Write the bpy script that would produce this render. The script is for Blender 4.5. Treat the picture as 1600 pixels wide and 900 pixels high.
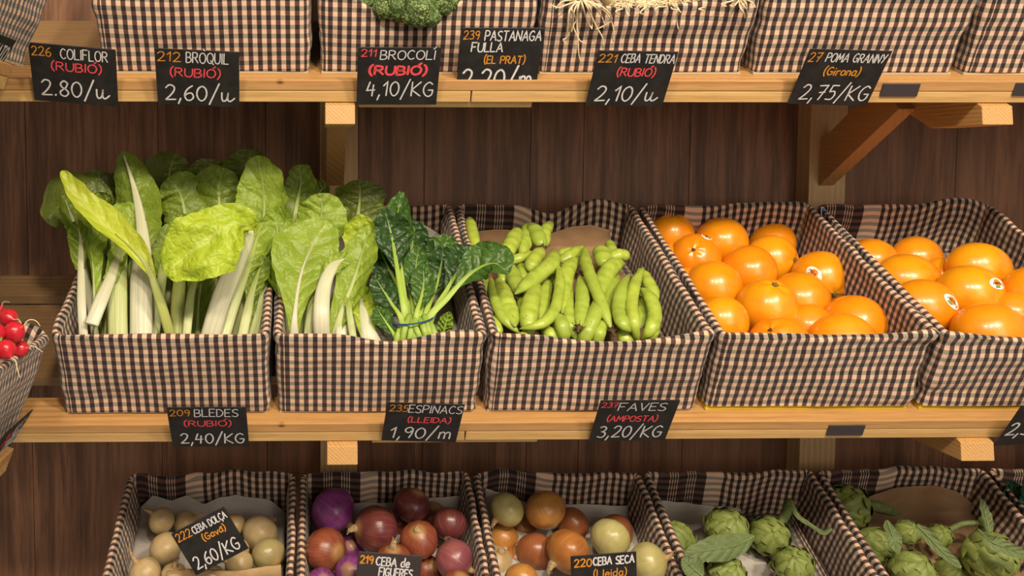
import bpy, math, random
from mathutils import Vector, Matrix, noise as mnoise

for o in list(bpy.data.objects): bpy.data.objects.remove(o)
SC = bpy.context.scene
COL = SC.collection
V = Vector

# ------------------------------------------------------------------ camera
CAM_Z = 1.40
PSI, PHI = math.radians(1.1), math.radians(4.07)
PX, PY, FOC = 525.0, 357.0, 1502.0
CF = V((math.sin(PSI)*math.cos(PHI), math.cos(PSI)*math.cos(PHI), -math.sin(PHI)))
CR = V((math.cos(PSI), -math.sin(PSI), 0))
CU = CR.cross(CF)
CAM = V((0, 0, CAM_Z))
cd = bpy.data.cameras.new('camera'); cam = bpy.data.objects.new('camera', cd); COL.objects.link(cam)
m3 = Matrix((CR, CU, -CF)).transposed()
cam.matrix_world = Matrix.Translation(CAM) @ m3.to_4x4()
cd.sensor_width = 36.0; cd.lens = 36.0*FOC/1600
cd.shift_x = (800-PX)/1600; cd.shift_y = (PY-450)/1600
cd.clip_start = .05
SC.camera = cam

# ------------------------------------------------------------------ world, lights, exposure
SC.view_settings.view_transform = 'Standard'; SC.view_settings.look = 'None'
SC.view_settings.exposure = 0.0; SC.view_settings.gamma = 1.0
SC.view_settings.use_curve_mapping = False
W = bpy.data.worlds.new('world'); SC.world = W; W.use_nodes = True
W.node_tree.nodes['Background'].inputs[0].default_value = (1.0, .87, .73, 1)
W.node_tree.nodes['Background'].inputs[1].default_value = .36
def lamp(name, loc, target, size, power, col, sy=None):
    d = bpy.data.lights.new(name, 'AREA'); d.energy = power; d.color = col; d.size = size
    if sy: d.shape = 'RECTANGLE'; d.size_y = sy
    o = bpy.data.objects.new(name, d); COL.objects.link(o); o.location = loc
    o.rotation_euler = (V(target)-V(loc)).to_track_quat('-Z', 'Y').to_euler()
    return o
WARM = (1, .84, .64)
lamp('ceiling_spot', (1.30, -.75, 2.95), (.80, 1.45, 1.2), .24, 61, WARM)
lamp('ceiling_spot', (.40, -.80, 2.95), (.40, 1.45, 1.2), .24, 43, WARM)
lamp('ceiling_spot', (-.40, -.60, 2.95), (-.1, 1.45, 1.2), .24, 30, WARM)
lamp('front_fill', (1.6, -2.2, 1.9), (.6, 1.5, 1.1), 1.6, 30, (1, .88, .74))  # unseen soft fill, added from the front to brighten the wall

# ------------------------------------------------------------------ helpers
def ray(u, v): return CF + CR*((u-PX)/FOC) + CU*((PY-v)/FOC)
def at_Y(u, v, Y):
    d = ray(u, v); return CAM + d*(Y/d.y)
def depth(p): return (p-CAM).dot(CF)
def px2m(px, p): return px*depth(p)/FOC
def screen(du, dv, dc=0): return (CR*du - CU*dv - CF*dc).normalized()
def clamp(x, a=0.0, b=1.0): return max(a, min(b, x))
def sstep(a, b, x):
    t = clamp((x-a)/(b-a)); return t*t*(3-2*t)
def nz(x, y=0.0, z=0.0): return mnoise.noise(V((x, y, z)))
def interp(lst, t):
    if len(lst) == 1: return lst[0]
    x = clamp(t)*(len(lst)-1); i = min(int(x), len(lst)-2); f = x-i
    return lst[i]*(1-f)+lst[i+1]*f
def sinterp(lst, t):
    if len(lst) == 1: return lst[0]
    x = clamp(t)*(len(lst)-1); i = min(int(x), len(lst)-2); f = x-i
    p0 = lst[max(i-1, 0)]; p1 = lst[i]; p2 = lst[i+1]; p3 = lst[min(i+2, len(lst)-1)]
    return .5*((2*p1)+(p2-p0)*f+(2*p0-5*p1+4*p2-p3)*f*f+(3*p1-p0-3*p2+p3)*f*f*f)
def curve(pts, n): return [sinterp(pts, i/(n-1)) for i in range(n)]

ORG = {}
def tag(o, label, cat, group=None):
    o['label'] = label; o['category'] = cat
    if group: o['group'] = group
    return o
def thing(name, loc, label, cat, group=None):
    o = bpy.data.objects.new(name, None); COL.objects.link(o); o.location = loc
    o.empty_display_size = .02
    ORG[o.name] = V(loc); return tag(o, label, cat, group)
def mesh(name, vs, fs, mat, parent=None, org=None, uv=None, smooth=True, luv=None, mats=None, midx=None):
    if parent is not None: org = ORG[parent.name]
    elif org is None:
        c = sum((V(v) for v in vs), V((0, 0, 0)))/len(vs); org = V((c.x, c.y, min(v[2] for v in vs)))
    me = bpy.data.meshes.new(name)
    me.from_pydata([tuple(V(v)-org) for v in vs], [], fs)
    for m in (mats or [mat]): me.materials.append(m)
    if smooth: me.polygons.foreach_set('use_smooth', [True]*len(me.polygons))
    if midx: me.polygons.foreach_set('material_index', midx)
    if uv or luv:
        l = me.uv_layers.new(name='UVMap')
        if luv: flat = [c for f in luv for p in f for c in p]
        else: flat = [c for f in fs for i in f for c in uv[i]]
        l.data.foreach_set('uv', flat)
    me.update()
    o = bpy.data.objects.new(name, me); COL.objects.link(o)
    if parent is not None: o.parent = parent
    else: o.location = org
    ORG[o.name] = V(org)
    return o
def structure(o): o['kind'] = 'structure'; return o

class MB:
    def __init__(s): s.v = []; s.f = []; s.uv = []
    def add(s, vs, fs, uv=None):
        b = len(s.v); s.v += [V(x) for x in vs]; s.f += [tuple(i+b for i in f) for f in fs]
        s.uv += uv if uv else [(0, 0)]*len(vs); return s
    def box(s, lo, hi, fr=None):
        c = [(x, y, z) for x in (lo[0], hi[0]) for y in (lo[1], hi[1]) for z in (lo[2], hi[2])]
        if fr: c = [fr(*p) for p in c]
        return s.add(c, [(0, 1, 3, 2), (4, 6, 7, 5), (0, 4, 5, 1), (2, 3, 7, 6), (0, 2, 6, 4), (1, 5, 7, 3)])
    def prism(s, poly, x0, x1):     # poly in (Y,Z), extruded along X
        n = len(poly); vs = [(x0, y, z) for y, z in poly]+[(x1, y, z) for y, z in poly]
        return s.add(vs, [tuple(range(n))[::-1], tuple(range(n, 2*n))]+[(i, (i+1) % n, n+(i+1) % n, n+i) for i in range(n)])
    def grid(s, P, nu, nv, uvf=None, flip=False):
        vs = [P(i, j) for i in range(nu) for j in range(nv)]
        fs = [(i*nv+j, i*nv+j+1, (i+1)*nv+j+1, (i+1)*nv+j) for i in range(nu-1) for j in range(nv-1)]
        if flip: fs = [f[::-1] for f in fs]
        uv = [uvf(i, j) for i in range(nu) for j in range(nv)] if uvf else None
        return s.add(vs, fs, uv)
    def tube(s, path, rb, rn, seg=10, hint=None, cap=True):
        n = len(path); vs = []; uv = []
        pN = None
        for i, p in enumerate(path):
            T = (path[min(i+1, n-1)]-path[max(i-1, 0)])
            if T.length < 1e-9: T = V((0, 0, 1))
            T.normalize()
            h = hint(i) if callable(hint) else hint if hint is not None else (pN or V((.3, .2, .9)))
            N = h-T*h.dot(T)
            if N.length < 1e-4: N = T.orthogonal()
            N.normalize(); B = T.cross(N); pN = N
            a = rb(i/(n-1)); b = rn(i/(n-1))
            for k in range(seg):
                t = 2*math.pi*k/seg
                vs.append(p+B*(a*math.cos(t))+N*(b*math.sin(t))); uv.append((k/seg, i/(n-1)))
        fs = [(i*seg+k, i*seg+(k+1) % seg, (i+1)*seg+(k+1) % seg, (i+1)*seg+k) for i in range(n-1) for k in range(seg)]
        if cap: fs += [tuple(range(seg))[::-1], tuple((n-1)*seg+k for k in range(seg))]
        return s.add(vs, fs, uv)
    def lathe(s, prof, org, axis, seg=24, sx=1.0, fn=None):
        A = axis.normalized(); X = A.orthogonal().normalized(); Y = A.cross(X); n = len(prof); vs = []; uv = []
        for i, (r, h) in enumerate(prof):
            for k in range(seg):
                t = 2*math.pi*k/seg; rr = r*(fn(t, i/(n-1)) if fn else 1)
                vs.append(org+X*(rr*sx*math.cos(t))+Y*(rr*math.sin(t))+A*h); uv.append((k/seg, i/(n-1)))
        fs = [(i*seg+k, i*seg+(k+1) % seg, (i+1)*seg+(k+1) % seg, (i+1)*seg+k) for i in range(n-1) for k in range(seg)]
        fs += [tuple(range(seg))[::-1], tuple((n-1)*seg+k for k in range(seg))]
        return s.add(vs, fs, uv)
    def out(s, name, mat, parent=None, smooth=True, org=None, uv=True):
        return mesh(name, s.v, s.f, mat, parent, org, s.uv if uv else None, smooth)

def bevel(o, w=.0012, seg=2):
    m = o.modifiers.new('bevel', 'BEVEL'); m.width = w; m.segments = seg; m.limit_method = 'ANGLE'
    return o

# ------------------------------------------------------------------ materials
class NT:
    def __init__(s, name, rough=.6, spec=.3):
        s.m = bpy.data.materials.new(name); s.m.use_nodes = True; s.t = s.m.node_tree
        s.b = s.t.nodes['Principled BSDF']; s.b.inputs['Roughness'].default_value = rough
        s.b.inputs['Specular IOR Level'].default_value = spec
    def n(s, typ, **kw):
        x = s.t.nodes.new(typ)
        for k, v in kw.items(): setattr(x, k, v)
        return x
    def put(s, sock, v):
        if isinstance(v, bpy.types.NodeSocket): s.t.links.new(v, sock)
        elif isinstance(v, (tuple, list)) and len(v) == 3 and sock.type == 'RGBA': sock.default_value = (*v, 1)
        else: sock.default_value = v
    def math(s, op, a, b=0.0, c=None):
        x = s.n('ShaderNodeMath', operation=op); s.put(x.inputs[0], a); s.put(x.inputs[1], b)
        if c is not None: s.put(x.inputs[2], c)
        return x.outputs[0]
    def mix(s, f, a, b, typ='MIX'):
        x = s.n('ShaderNodeMix', data_type='RGBA', blend_type=typ)
        s.put(x.inputs[0], f); s.put(x.inputs[6], a); s.put(x.inputs[7], b); return x.outputs[2]
    def ss(s, x, a, b, lo=0.0, hi=1.0):
        y = s.n('ShaderNodeMapRange', interpolation_type='SMOOTHSTEP'); s.put(y.inputs[0], x)
        y.inputs[1].default_value = a; y.inputs[2].default_value = b; y.inputs[3].default_value = lo; y.inputs[4].default_value = hi
        return y.outputs[0]
    def coord(s, which='Object', scale=None, loc=None):
        c = s.n('ShaderNodeTexCoord').outputs[which]
        if scale is None and loc is None: return c
        m = s.n('ShaderNodeMapping'); s.t.links.new(c, m.inputs[0])
        if scale: m.inputs['Scale'].default_value = scale
        if loc: m.inputs['Location'].default_value = loc
        return m.outputs[0]
    def noise(s, vec, scale, detail=3.0, rough=.55, dist=0.0):
        x = s.n('ShaderNodeTexNoise'); s.put(x.inputs['Vector'], vec); x.inputs['Scale'].default_value = scale
        x.inputs['Detail'].default_value = detail; x.inputs['Roughness'].default_value = rough
        x.inputs['Distortion'].default_value = dist; return x.outputs[0]
    def voro(s, vec, scale, feature='F1'):
        x = s.n('ShaderNodeTexVoronoi', feature=feature); s.put(x.inputs['Vector'], vec)
        x.inputs['Scale'].default_value = scale; return x.outputs['Distance']
    def sep(s, vec):
        x = s.n('ShaderNodeSeparateXYZ'); s.put(x.inputs[0], vec); return x.outputs
    def bump(s, h, st=.3, dist=.001):
        x = s.n('ShaderNodeBump'); s.put(x.inputs['Height'], h); x.inputs['Strength'].default_value = st
        x.inputs['Distance'].default_value = dist; s.t.links.new(x.outputs[0], s.b.inputs['Normal'])
    def col(s, c): s.put(s.b.inputs['Base Color'], c)
    def rnd(s): return s.n('ShaderNodeObjectInfo').outputs['Random']
    def translucent(s, c, f):
        tr = s.n('ShaderNodeBsdfTranslucent'); s.put(tr.inputs[0], c)
        mx = s.n('ShaderNodeMixShader'); mx.inputs[0].default_value = f
        out = s.t.nodes['Material Output']
        s.t.links.new(s.b.outputs[0], mx.inputs[1]); s.t.links.new(tr.outputs[0], mx.inputs[2])
        s.t.links.new(mx.outputs[0], out.inputs[0])

def wood(name, axis, c1, c2, c3, rough=.45, freq=170.0, seed=0.0, knots=True):
    k = NT(name, rough, .35)
    sc = [1.0, 1.0, 1.0]; sc[axis] = .045
    p = k.coord('Object', scale=tuple(sc), loc=(seed*.37, seed*.21, seed*.53))
    wob = k.noise(p, 9, 3)
    s_ = k.sep(p); ax = [i for i in range(3) if i != axis]
    dx = k.math('ADD', s_[ax[0]], .045+seed*.01); dy = k.math('ADD', s_[ax[1]], .06)
    r = k.math('SQRT', k.math('ADD', k.math('MULTIPLY', dx, dx), k.math('MULTIPLY', dy, dy)))
    ring = k.math('SINE', k.math('ADD', k.math('MULTIPLY', r, freq*6.283), k.math('MULTIPLY', wob, 14.0)))
    ring = k.ss(ring, -.6, 1.0)
    fine = k.noise(p, 420, 2, .6)
    tone = k.noise(k.coord('Object', scale=tuple(.3 if i == axis else 1.5 for i in range(3))), 7, 2)
    c = k.mix(ring, c1, c2)
    c = k.mix(k.ss(tone, .35, .7), c, c3)
    c = k.mix(k.math('MULTIPLY', k.ss(fine, .4, .75), .35), c, tuple(x*.55 for x in c2))
    if knots:
        kv = k.voro(k.coord('Object', scale=tuple(.5 if i == axis else 1.0 for i in range(3)), loc=(seed, .3, .1)), 7.5)
        c = k.mix(k.ss(kv, .018, .036, 1, 0), c, (.10, .035, .012))
    k.col(c); k.bump(fine, .15, .0004)
    return k.m

M = {}
M['lip'] = wood('pine_lip', 0, (.50, .28, .105), (.40, .20, .065), (.45, .245, .09), .42, 110, 1)
M['rail'] = wood('pine_rail', 0, (.60, .39, .16), (.50, .29, .10), (.55, .34, .13), .42, 90, 3)
M['slat'] = wood('pine_slat_shaded', 0, (.30, .185, .085), (.22, .13, .055), (.26, .155, .068), .5, 100, 5)  # pine darkened in its colour to imitate shade among the crates
M['arm'] = wood('pine_arm', 1, (.56, .33, .12), (.40, .20, .06), (.50, .29, .11), .5, 240, 7, False)
M['brace'] = wood('pine_brace', 1, (.50, .28, .10), (.42, .22, .075), (.47, .26, .1), .5, 120, 9, False)
M['post'] = wood('pine_post', 2, (.56, .37, .18), (.48, .29, .13), (.52, .34, .16), .5, 110, 11)
M['crate'] = wood('poplar_crate', 0, (.55, .42, .26), (.46, .34, .2), (.5, .38, .24), .65, 80, 2, False)

def walnut():
    k = NT('dark_walnut_panel', .5, .3)
    p = k.coord('Object', scale=(1, 1, .06))
    g = k.noise(p, 38, 4, .6, .4); h = k.noise(p, 170, 3, .6); w = k.noise(k.coord('Object', scale=(1, 1, .3)), 5, 2)
    c = k.mix(k.ss(g, .35, .68), (.275, .130, .068), (.115, .052, .027))
    c = k.mix(k.math('MULTIPLY', k.ss(h, .42, .7), .55), c, (.065, .032, .019))
    c = k.mix(k.math('MULTIPLY', k.ss(w, .4, .68), .5), c, (.29, .145, .078))
    k.col(c); k.bump(h, .1, .0004); return k.m
M['wall'] = walnut()

def gingham():
    k = NT('gingham_cloth', .9, .1)
    u = k.sep(k.n('ShaderNodeUVMap').outputs[0]); P = .0134
    U, Vv = u[0], u[1]
    fu = k.math('LESS_THAN', k.math('FRACT', k.math('DIVIDE', U, P)), .5)
    fv = k.math('LESS_THAN', k.math('FRACT', k.math('DIVIDE', Vv, P)), .5)
    w = k.math('SUBTRACT', U, 10.0)
    def rng(a, b): return k.math('MULTIPLY', k.math('GREATER_THAN', w, a), k.math('LESS_THAN', w, b))
    dark = rng(0.0, .085); pale = rng(.085, .117)
    g1 = k.math('LESS_THAN', k.math('ABSOLUTE', k.math('SUBTRACT', w, .026)), .0090)
    g2 = k.math('LESS_THAN', k.math('ABSOLUTE', k.math('SUBTRACT', w, .058)), .0090)
    ln = k.math('MULTIPLY', k.math('MAXIMUM', g1, g2), k.math('LESS_THAN', k.math('FRACT', k.math('DIVIDE', w, .0046)), .33))
    dk = k.math('MULTIPLY', dark, k.math('SUBTRACT', 1.0, ln))
    inb = k.math('MAXIMUM', dark, pale)
    fu = k.math('ADD', k.math('MULTIPLY', fu, k.math('SUBTRACT', 1.0, inb)), dk)
    cl = k.mix(fv, (.72, .48, .335), (.29, .25, .205))
    cdk = k.mix(fv, (.092, .044, .036), (.0075, .0068, .0085))
    c = k.mix(fu, cl, cdk)
    t = k.noise(k.n('ShaderNodeUVMap').outputs[0], 900, 2, .7)
    c = k.mix(k.ss(t, .3, .75, 0, .28), c, (.16, .11, .085))
    k.col(c)
    lo = k.noise(k.coord('Object'), 26, 3)
    k.bump(k.math('ADD', k.math('MULTIPLY', t, .12), lo), .35, .004)
    k.b.inputs['Sheen Weight'].default_value = .15
    return k.m
M['gingham'] = gingham()

def plain(name, c, rough=.6, spec=.3, var=None, scale=60, bump=0, bd=.001):
    k = NT(name, rough, spec)
    if var:
        n = k.noise(k.coord('Object'), scale, 3); k.col(k.mix(k.ss(n, .35, .68), c, var))
        if bump: k.bump(n, bump, bd)
    else: k.col(c)
    return k.m
M['slate'] = plain('chalkboard_black', (.013, .012, .012), .55, .25, (.022, .02, .02), 45)
M['tagblank'] = plain('dark_tag_plastic', (.040, .031, .034), .5, .3)
M['chalk_white'] = plain('chalk_white', (.62, .61, .62), .8, .1)
M['chalk_grey'] = plain('chalk_grey', (.50, .50, .52), .8, .1)
M['chalk_red'] = plain('chalk_red', (.80, .085, .10), .8, .1)
M['chalk_orange'] = plain('chalk_orange', (.64, .26, .03), .8, .1)
M['paper_grey'] = plain('grey_wrapping_paper', (.40, .37, .34), .85, .1, (.33, .30, .275), 16, .5, .006)
M['paper_brown'] = plain('brown_wrapping_paper', (.30, .19, .105), .85, .1, (.23, .14, .075), 16, .5, .006)
M['paper_white'] = plain('white_wrapping_paper', (.48, .45, .41), .85, .1, (.42, .39, .355), 16, .5, .006)
M['card'] = plain('corrugated_cardboard', (.44, .30, .15), .8, .1, (.36, .23, .11), 30)
M['card_yellow'] = plain('yellow_printed_card', (.62, .44, .03), .6, .2, (.5, .33, .03), 20)
M['blue'] = plain('blue_rubber', (.015, .06, .20), .5, .3)
M['stickblue'] = plain('blue_sticker_print', (.05, .12, .50), .4, .3)
M['white'] = plain('white_sticker_paper', (.80, .78, .74), .4, .3)
M['stickorange'] = plain('orange_sticker_print', (.75, .22, .02), .4, .3)
M['stickgreen'] = plain('green_sticker_print', (.10, .30, .07), .4, .3)
M['stickink'] = plain('dark_sticker_ink', (.06, .02, .015), .4, .3)
M['calyx'] = plain('dried_calyx', (.06, .035, .018), .9, .1, (.14, .09, .045), 300)
M['button'] = plain('orange_stem_button', (.20, .17, .05), .8, .1, (.10, .07, .025), 400)
M['scar'] = plain('orange_navel_scar', (.10, .045, .012), .9, .1)
M['root'] = plain('dry_root', (.46, .33, .18), .9, .1, (.30, .19, .09), 300)
M['rootwhite'] = plain('pale_root', (.74, .62, .42), .75, .2, (.62, .48, .29), 200)
M['metal'] = plain('steel_staple', (.45, .42, .36), .3, .6)

def orange():
    k = NT('orange_peel', .30, .5)
    o = k.coord('Object'); r = k.rnd()
    v = k.voro(o, 520); n = k.noise(o, 240, 3); big = k.noise(o, 22, 3)
    c1 = k.mix(k.ss(r, .0, 1.0), (.80, .255, .005), (.82, .345, .007))
    c = k.mix(k.ss(big, .4, .75), c1, (.76, .215, .004))
    sp = k.voro(o, 75); c = k.mix(k.ss(sp, .04, .07, .35, 0), c, (.22, .07, .01))
    k.col(c); k.bump(k.math('ADD', k.math('MULTIPLY', v, .9), k.math('MULTIPLY', n, .6)), .16, .0007)
    k.b.inputs['Coat Weight'].default_value = .35; k.b.inputs['Coat Roughness'].default_value = .16
    k.b.inputs['Subsurface Weight'].default_value = .12; k.b.inputs['Subsurface Radius'].default_value = (.01, .004, .001)
    k.b.inputs['Subsurface Scale'].default_value = .4
    return k.m
M['orange'] = orange()

def leafmat(name, ca, cb, vein, nv=6.5, slant=1.3, rough=.42, tr=.25, vw=.045, puck=.8, vs=.30):
    k = NT(name, rough, .4)
    u = k.sep(k.n('ShaderNodeUVMap').outputs[0]); s_ = u[0]; t = u[1]; o = k.coord('Object')
    wob = k.math('MULTIPLY', k.math('SUBTRACT', k.noise(o, 35, 2), .5), .9)
    a = k.math('ABSOLUTE', s_)
    ph = k.math('ADD', k.math('SUBTRACT', k.math('MULTIPLY', t, nv), k.math('MULTIPLY', a, slant)), wob)
    d = k.math('ABSOLUTE', k.math('SUBTRACT', k.math('FRACT', ph), .5))
    vm = k.ss(d, 0.0, vw, 1, 0)
    net = k.voro(k.coord('Object'), 95, 'DISTANCE_TO_EDGE'); nm = k.ss(net, 0, .07, 1, 0)
    n = k.noise(o, 28, 4, .6)
    c = k.mix(k.ss(n, .32, .7), ca, cb)
    brk = k.ss(k.noise(o, 22, 2), .38, .62, .08, 1.0)
    c = k.mix(k.math('MULTIPLY', nm, .07), c, vein)
    c = k.mix(k.math('MULTIPLY', k.math('MULTIPLY', vm, brk), vs), c, vein)
    mid = k.ss(a, 0.0, .10, .55, 0); c = k.mix(mid, c, vein)
    k.col(c)
    h = k.math('ADD', k.math('MULTIPLY', k.math('SINE', k.math('MULTIPLY', d, 3.14)), 1.0), k.math('ADD', k.math('MULTIPLY', n, .9), k.math('MULTIPLY', k.ss(net, 0, .3), .35)))
    k.bump(h, puck, .005)
    k.translucent(c, tr)
    return k.m
M['chard_bright'] = leafmat('chard_bright', (.42, .54, .035), (.33, .46, .022), (.56, .64, .16), puck=.45, nv=4.5)
M['chard_yellow'] = leafmat('chard_yellow', (.50, .57, .055), (.42, .51, .04), (.60, .64, .2), puck=.3)
M['chard_light'] = leafmat('chard_light', (.29, .405, .045), (.225, .335, .028), (.46, .54, .18), puck=.4)
M['chard_mid'] = leafmat('chard_mid', (.19, .27, .028), (.14, .21, .017), (.32, .40, .10), puck=.4)
M['chard_dark'] = leafmat('chard_dark', (.125, .165, .020), (.088, .125, .012), (.20, .25, .06), puck=.35)
M['spin_dark'] = leafmat('spinach_dark', (.030, .078, .016), (.018, .050, .010), (.09, .16, .05), tr=.15, rough=.36, puck=.45, vs=.12, slant=1.0)
M['spin_mid'] = leafmat('spinach_mid', (.065, .145, .022), (.042, .105, .014), (.16, .26, .08), tr=.2, rough=.36, puck=.45, vs=.15, slant=1.0)
M['spin_light'] = leafmat('spinach_light', (.22, .36, .035), (.15, .27, .022), (.42, .52, .15), tr=.25)
M['arti_leaf'] = leafmat('artichoke_leaf', (.14, .19, .07), (.11, .155, .055), (.21, .26, .11), nv=7, tr=.12, rough=.6, vs=.2, puck=.3)

def stalk(name, cb, ct, gmix=.5):
    k = NT(name, .35, .45)
    u = k.sep(k.n('ShaderNodeUVMap').outputs[0]); 
    cx = k.n('ShaderNodeCombineXYZ'); k.put(cx.inputs[0], k.math('MULTIPLY', u[0], 26.0)); k.put(cx.inputs[1], k.math('MULTIPLY', u[1], 1.2))
    st = k.noise(cx.outputs[0], 1.6, 2)
    c = k.mix(k.ss(u[1], .15, .95), cb, ct)
    c = k.mix(k.ss(st, .35, .7, 0, gmix), c, tuple(a*.72 for a in ct))
    k.col(c); k.bump(st, .5, .0015)
    k.b.inputs['Subsurface Weight'].default_value = .1; k.b.inputs['Subsurface Scale'].default_value = .01
    return k.m
M['stalk_white'] = stalk('chard_stalk_white', (.60, .59, .45), (.50, .52, .31))
M['stalk_green'] = stalk('chard_stalk_green', (.50, .54, .27), (.30, .39, .08))
M['stalk_olive'] = stalk('chard_stalk_olive', (.40, .44, .13), (.34, .40, .09))
M['stalk_spin'] = stalk('spinach_stem', (.40, .55, .09), (.26, .40, .06))

def pod():
    k = NT('broad_bean_pod', .36, .45)
    o = k.coord('Object'); r = k.rnd()
    c = k.mix(r, (.38, .48, .060), (.30, .40, .055))
    n = k.noise(o, 55, 4); c = k.mix(k.ss(n, .4, .72), c, (.26, .35, .045))
    u = k.sep(k.n('ShaderNodeUVMap').outputs[0])
    tip = k.ss(k.math('ABSOLUTE', k.math('SUBTRACT', u[1], .5)), .36, .5, 0, .6)
    c = k.mix(tip, c, (.15, .21, .03))
    sp = k.voro(o, 60); c = k.mix(k.ss(sp, .05, .09, .7, 0), c, (.10, .09, .03))
    k.col(c); k.bump(k.noise(o, 150, 3), .25, .0012); return k.m
M['pod'] = pod()

def onion(name, ca, cb, cc, rough=.3, streak=.55, spec=.5):
    k = NT(name, rough, spec)
    u = k.sep(k.n('ShaderNodeUVMap').outputs[0]); o = k.coord('Object')
    ang = k.math('MULTIPLY', u[0], 6.2832)
    cx = k.n('ShaderNodeCombineXYZ'); k.put(cx.inputs[0], k.math('MULTIPLY', k.math('SINE', ang), 7.0)); k.put(cx.inputs[1], k.math('MULTIPLY', k.math('COSINE', ang), 7.0)); k.put(cx.inputs[2], k.math('MULTIPLY', u[1], .8))
    st = k.noise(cx.outputs[0], 1.8, 3, .6); big = k.noise(o, 24, 2)
    c = k.mix(k.ss(big, .35, .66), ca, cb)
    c = k.mix(k.ss(st, .48, .75, 0, streak), c, cc)
    end = k.ss(u[1], .80, .95); c = k.mix(k.math('MULTIPLY', end, .7), c, (.42, .25, .09))
    k.col(c); k.bump(st, .22, .0015); return k.m
M['on_purple'] = onion('onion_purple', (.22, .045, .20), (.14, .022, .12), (.42, .16, .38))
M['on_red'] = onion('onion_red_skin', (.17, .045, .035), (.12, .024, .03), (.30, .12, .09))
M['on_copper'] = onion('onion_copper_skin', (.26, .070, .030), (.19, .042, .024), (.38, .15, .07))
M['on_pink'] = onion('onion_pink_skin', (.28, .085, .085), (.20, .05, .07), (.42, .2, .18))
M['on_gold'] = onion('onion_golden_skin', (.50, .235, .055), (.40, .165, .035), (.58, .34, .13))
M['on_brown'] = onion('onion_brown_skin', (.30, .10, .035), (.23, .07, .025), (.42, .19, .08))
M['on_amber'] = onion('onion_amber_skin', (.40, .155, .035), (.31, .105, .024), (.52, .27, .1))
M['on_pale'] = onion('onion_pale_flesh', (.46, .41, .17), (.38, .33, .12), (.54, .49, .27), .28)
M['on_white'] = onion('onion_white_skin', (.50, .38, .20), (.42, .30, .14), (.60, .48, .29), .4)
M['on_olive'] = onion('onion_olive_skin', (.36, .30, .13), (.30, .24, .1), (.46, .40, .22), .26)

def arti(name, ca, cb, ct):
    k = NT(name, .5, .35)
    u = k.sep(k.n('ShaderNodeUVMap').outputs[0]); n = k.noise(k.coord('Object'), 90, 4)
    c = k.mix(u[1], cb, ca); c = k.mix(k.ss(n, .4, .72, 0, .6), c, cb)
    c = k.mix(k.ss(u[1], .9, 1.0, 0, .5), c, ct); k.col(c); k.bump(n, .3, .0015); return k.m
M['arti'] = arti('artichoke_bract', (.165, .21, .042), (.22, .265, .075), (.08, .05, .018))
M['arti_stem'] = plain('artichoke_stem', (.17, .22, .075), .6, .3, (.12, .16, .05), 120, .4, .001)
def radish():
    k = NT('radish_skin', .28, .5); n = k.noise(k.coord('Object'), 40, 3)
    k.col(k.mix(k.ss(n, .35, .7), (.60, .018, .035), (.46, .010, .022))); return k.m
M['radish'] = radish()
def broc():
    k = NT('broccoli_buds', .7, .2); o = k.coord('Object'); v = k.voro(o, 330); n = k.noise(o, 45, 3)
    c = k.mix(k.ss(v, .15, .65), (.30, .36, .13), (.035, .06, .018)); c = k.mix(k.ss(n, .35, .7, 0, .6), c, (.06, .115, .03))
    k.col(c); k.bump(v, -1.0, .003); return k.m
M['broccoli'] = broc()
M['green_leaf'] = leafmat('dark_lettuce', (.012, .085, .045), (.008, .06, .03), (.03, .12, .06), tr=.1)

# ------------------------------------------------------------------ setting: wall, posts, shelves
AL = math.radians(24.6)
WALL_Y, POST_Y = 1.838, 1.786
wb = MB()
seams = [-260, -90, 40, 247, 415, 663, 829, 912, 1078, 1245, 1495, 1750, 1920]
xs = [at_Y(u, 230, WALL_Y).x for u in seams]
for a, b in zip(xs, xs[1:]): wb.box((a+.0006, WALL_Y, .35), (b-.0006, WALL_Y+.012, 2.3))
wb.box((xs[0], WALL_Y+.010, .35), (xs[-1], WALL_Y+.03, 2.3))
structure(wb.out('wall_back', M['wall'], smooth=False, uv=False))

def post(u0, u1, label):
    a, b = at_Y(u0, 230, POST_Y).x, at_Y(u1, 230, POST_Y).x
    o = MB().box((a, POST_Y, .35), (b, WALL_Y-.0005, 2.3)).out('upright_post', M['post'], smooth=False, uv=False)
    bevel(o); tag(o, label, 'post', 'posts screwed to the panelled wall'); return o
post(500, 559, 'pine wall post behind the pale chard leaves, left of the two')
post(1266, 1323, 'pine wall post carrying the diagonal brace, right of the two')

SHZ = [CAM_Z+.122, CAM_Z-.3765, CAM_Z-.865]     # box front-bottom heights of the three shelves
Y0 = 1.40
class Frame:
    def __init__(s, O, ex, es, en): s.O, s.ex, s.es, s.en = V(O), V(ex), V(es), V(en)
    def __call__(s, a, c, n): return s.O+s.ex*a+s.es*c+s.en*n
ca, sa = math.cos(AL), math.sin(AL)
def shelf_frame(k): return Frame((0, Y0, SHZ[k]), (1, 0, 0), (0, ca, sa), (0, -sa, ca))

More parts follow.
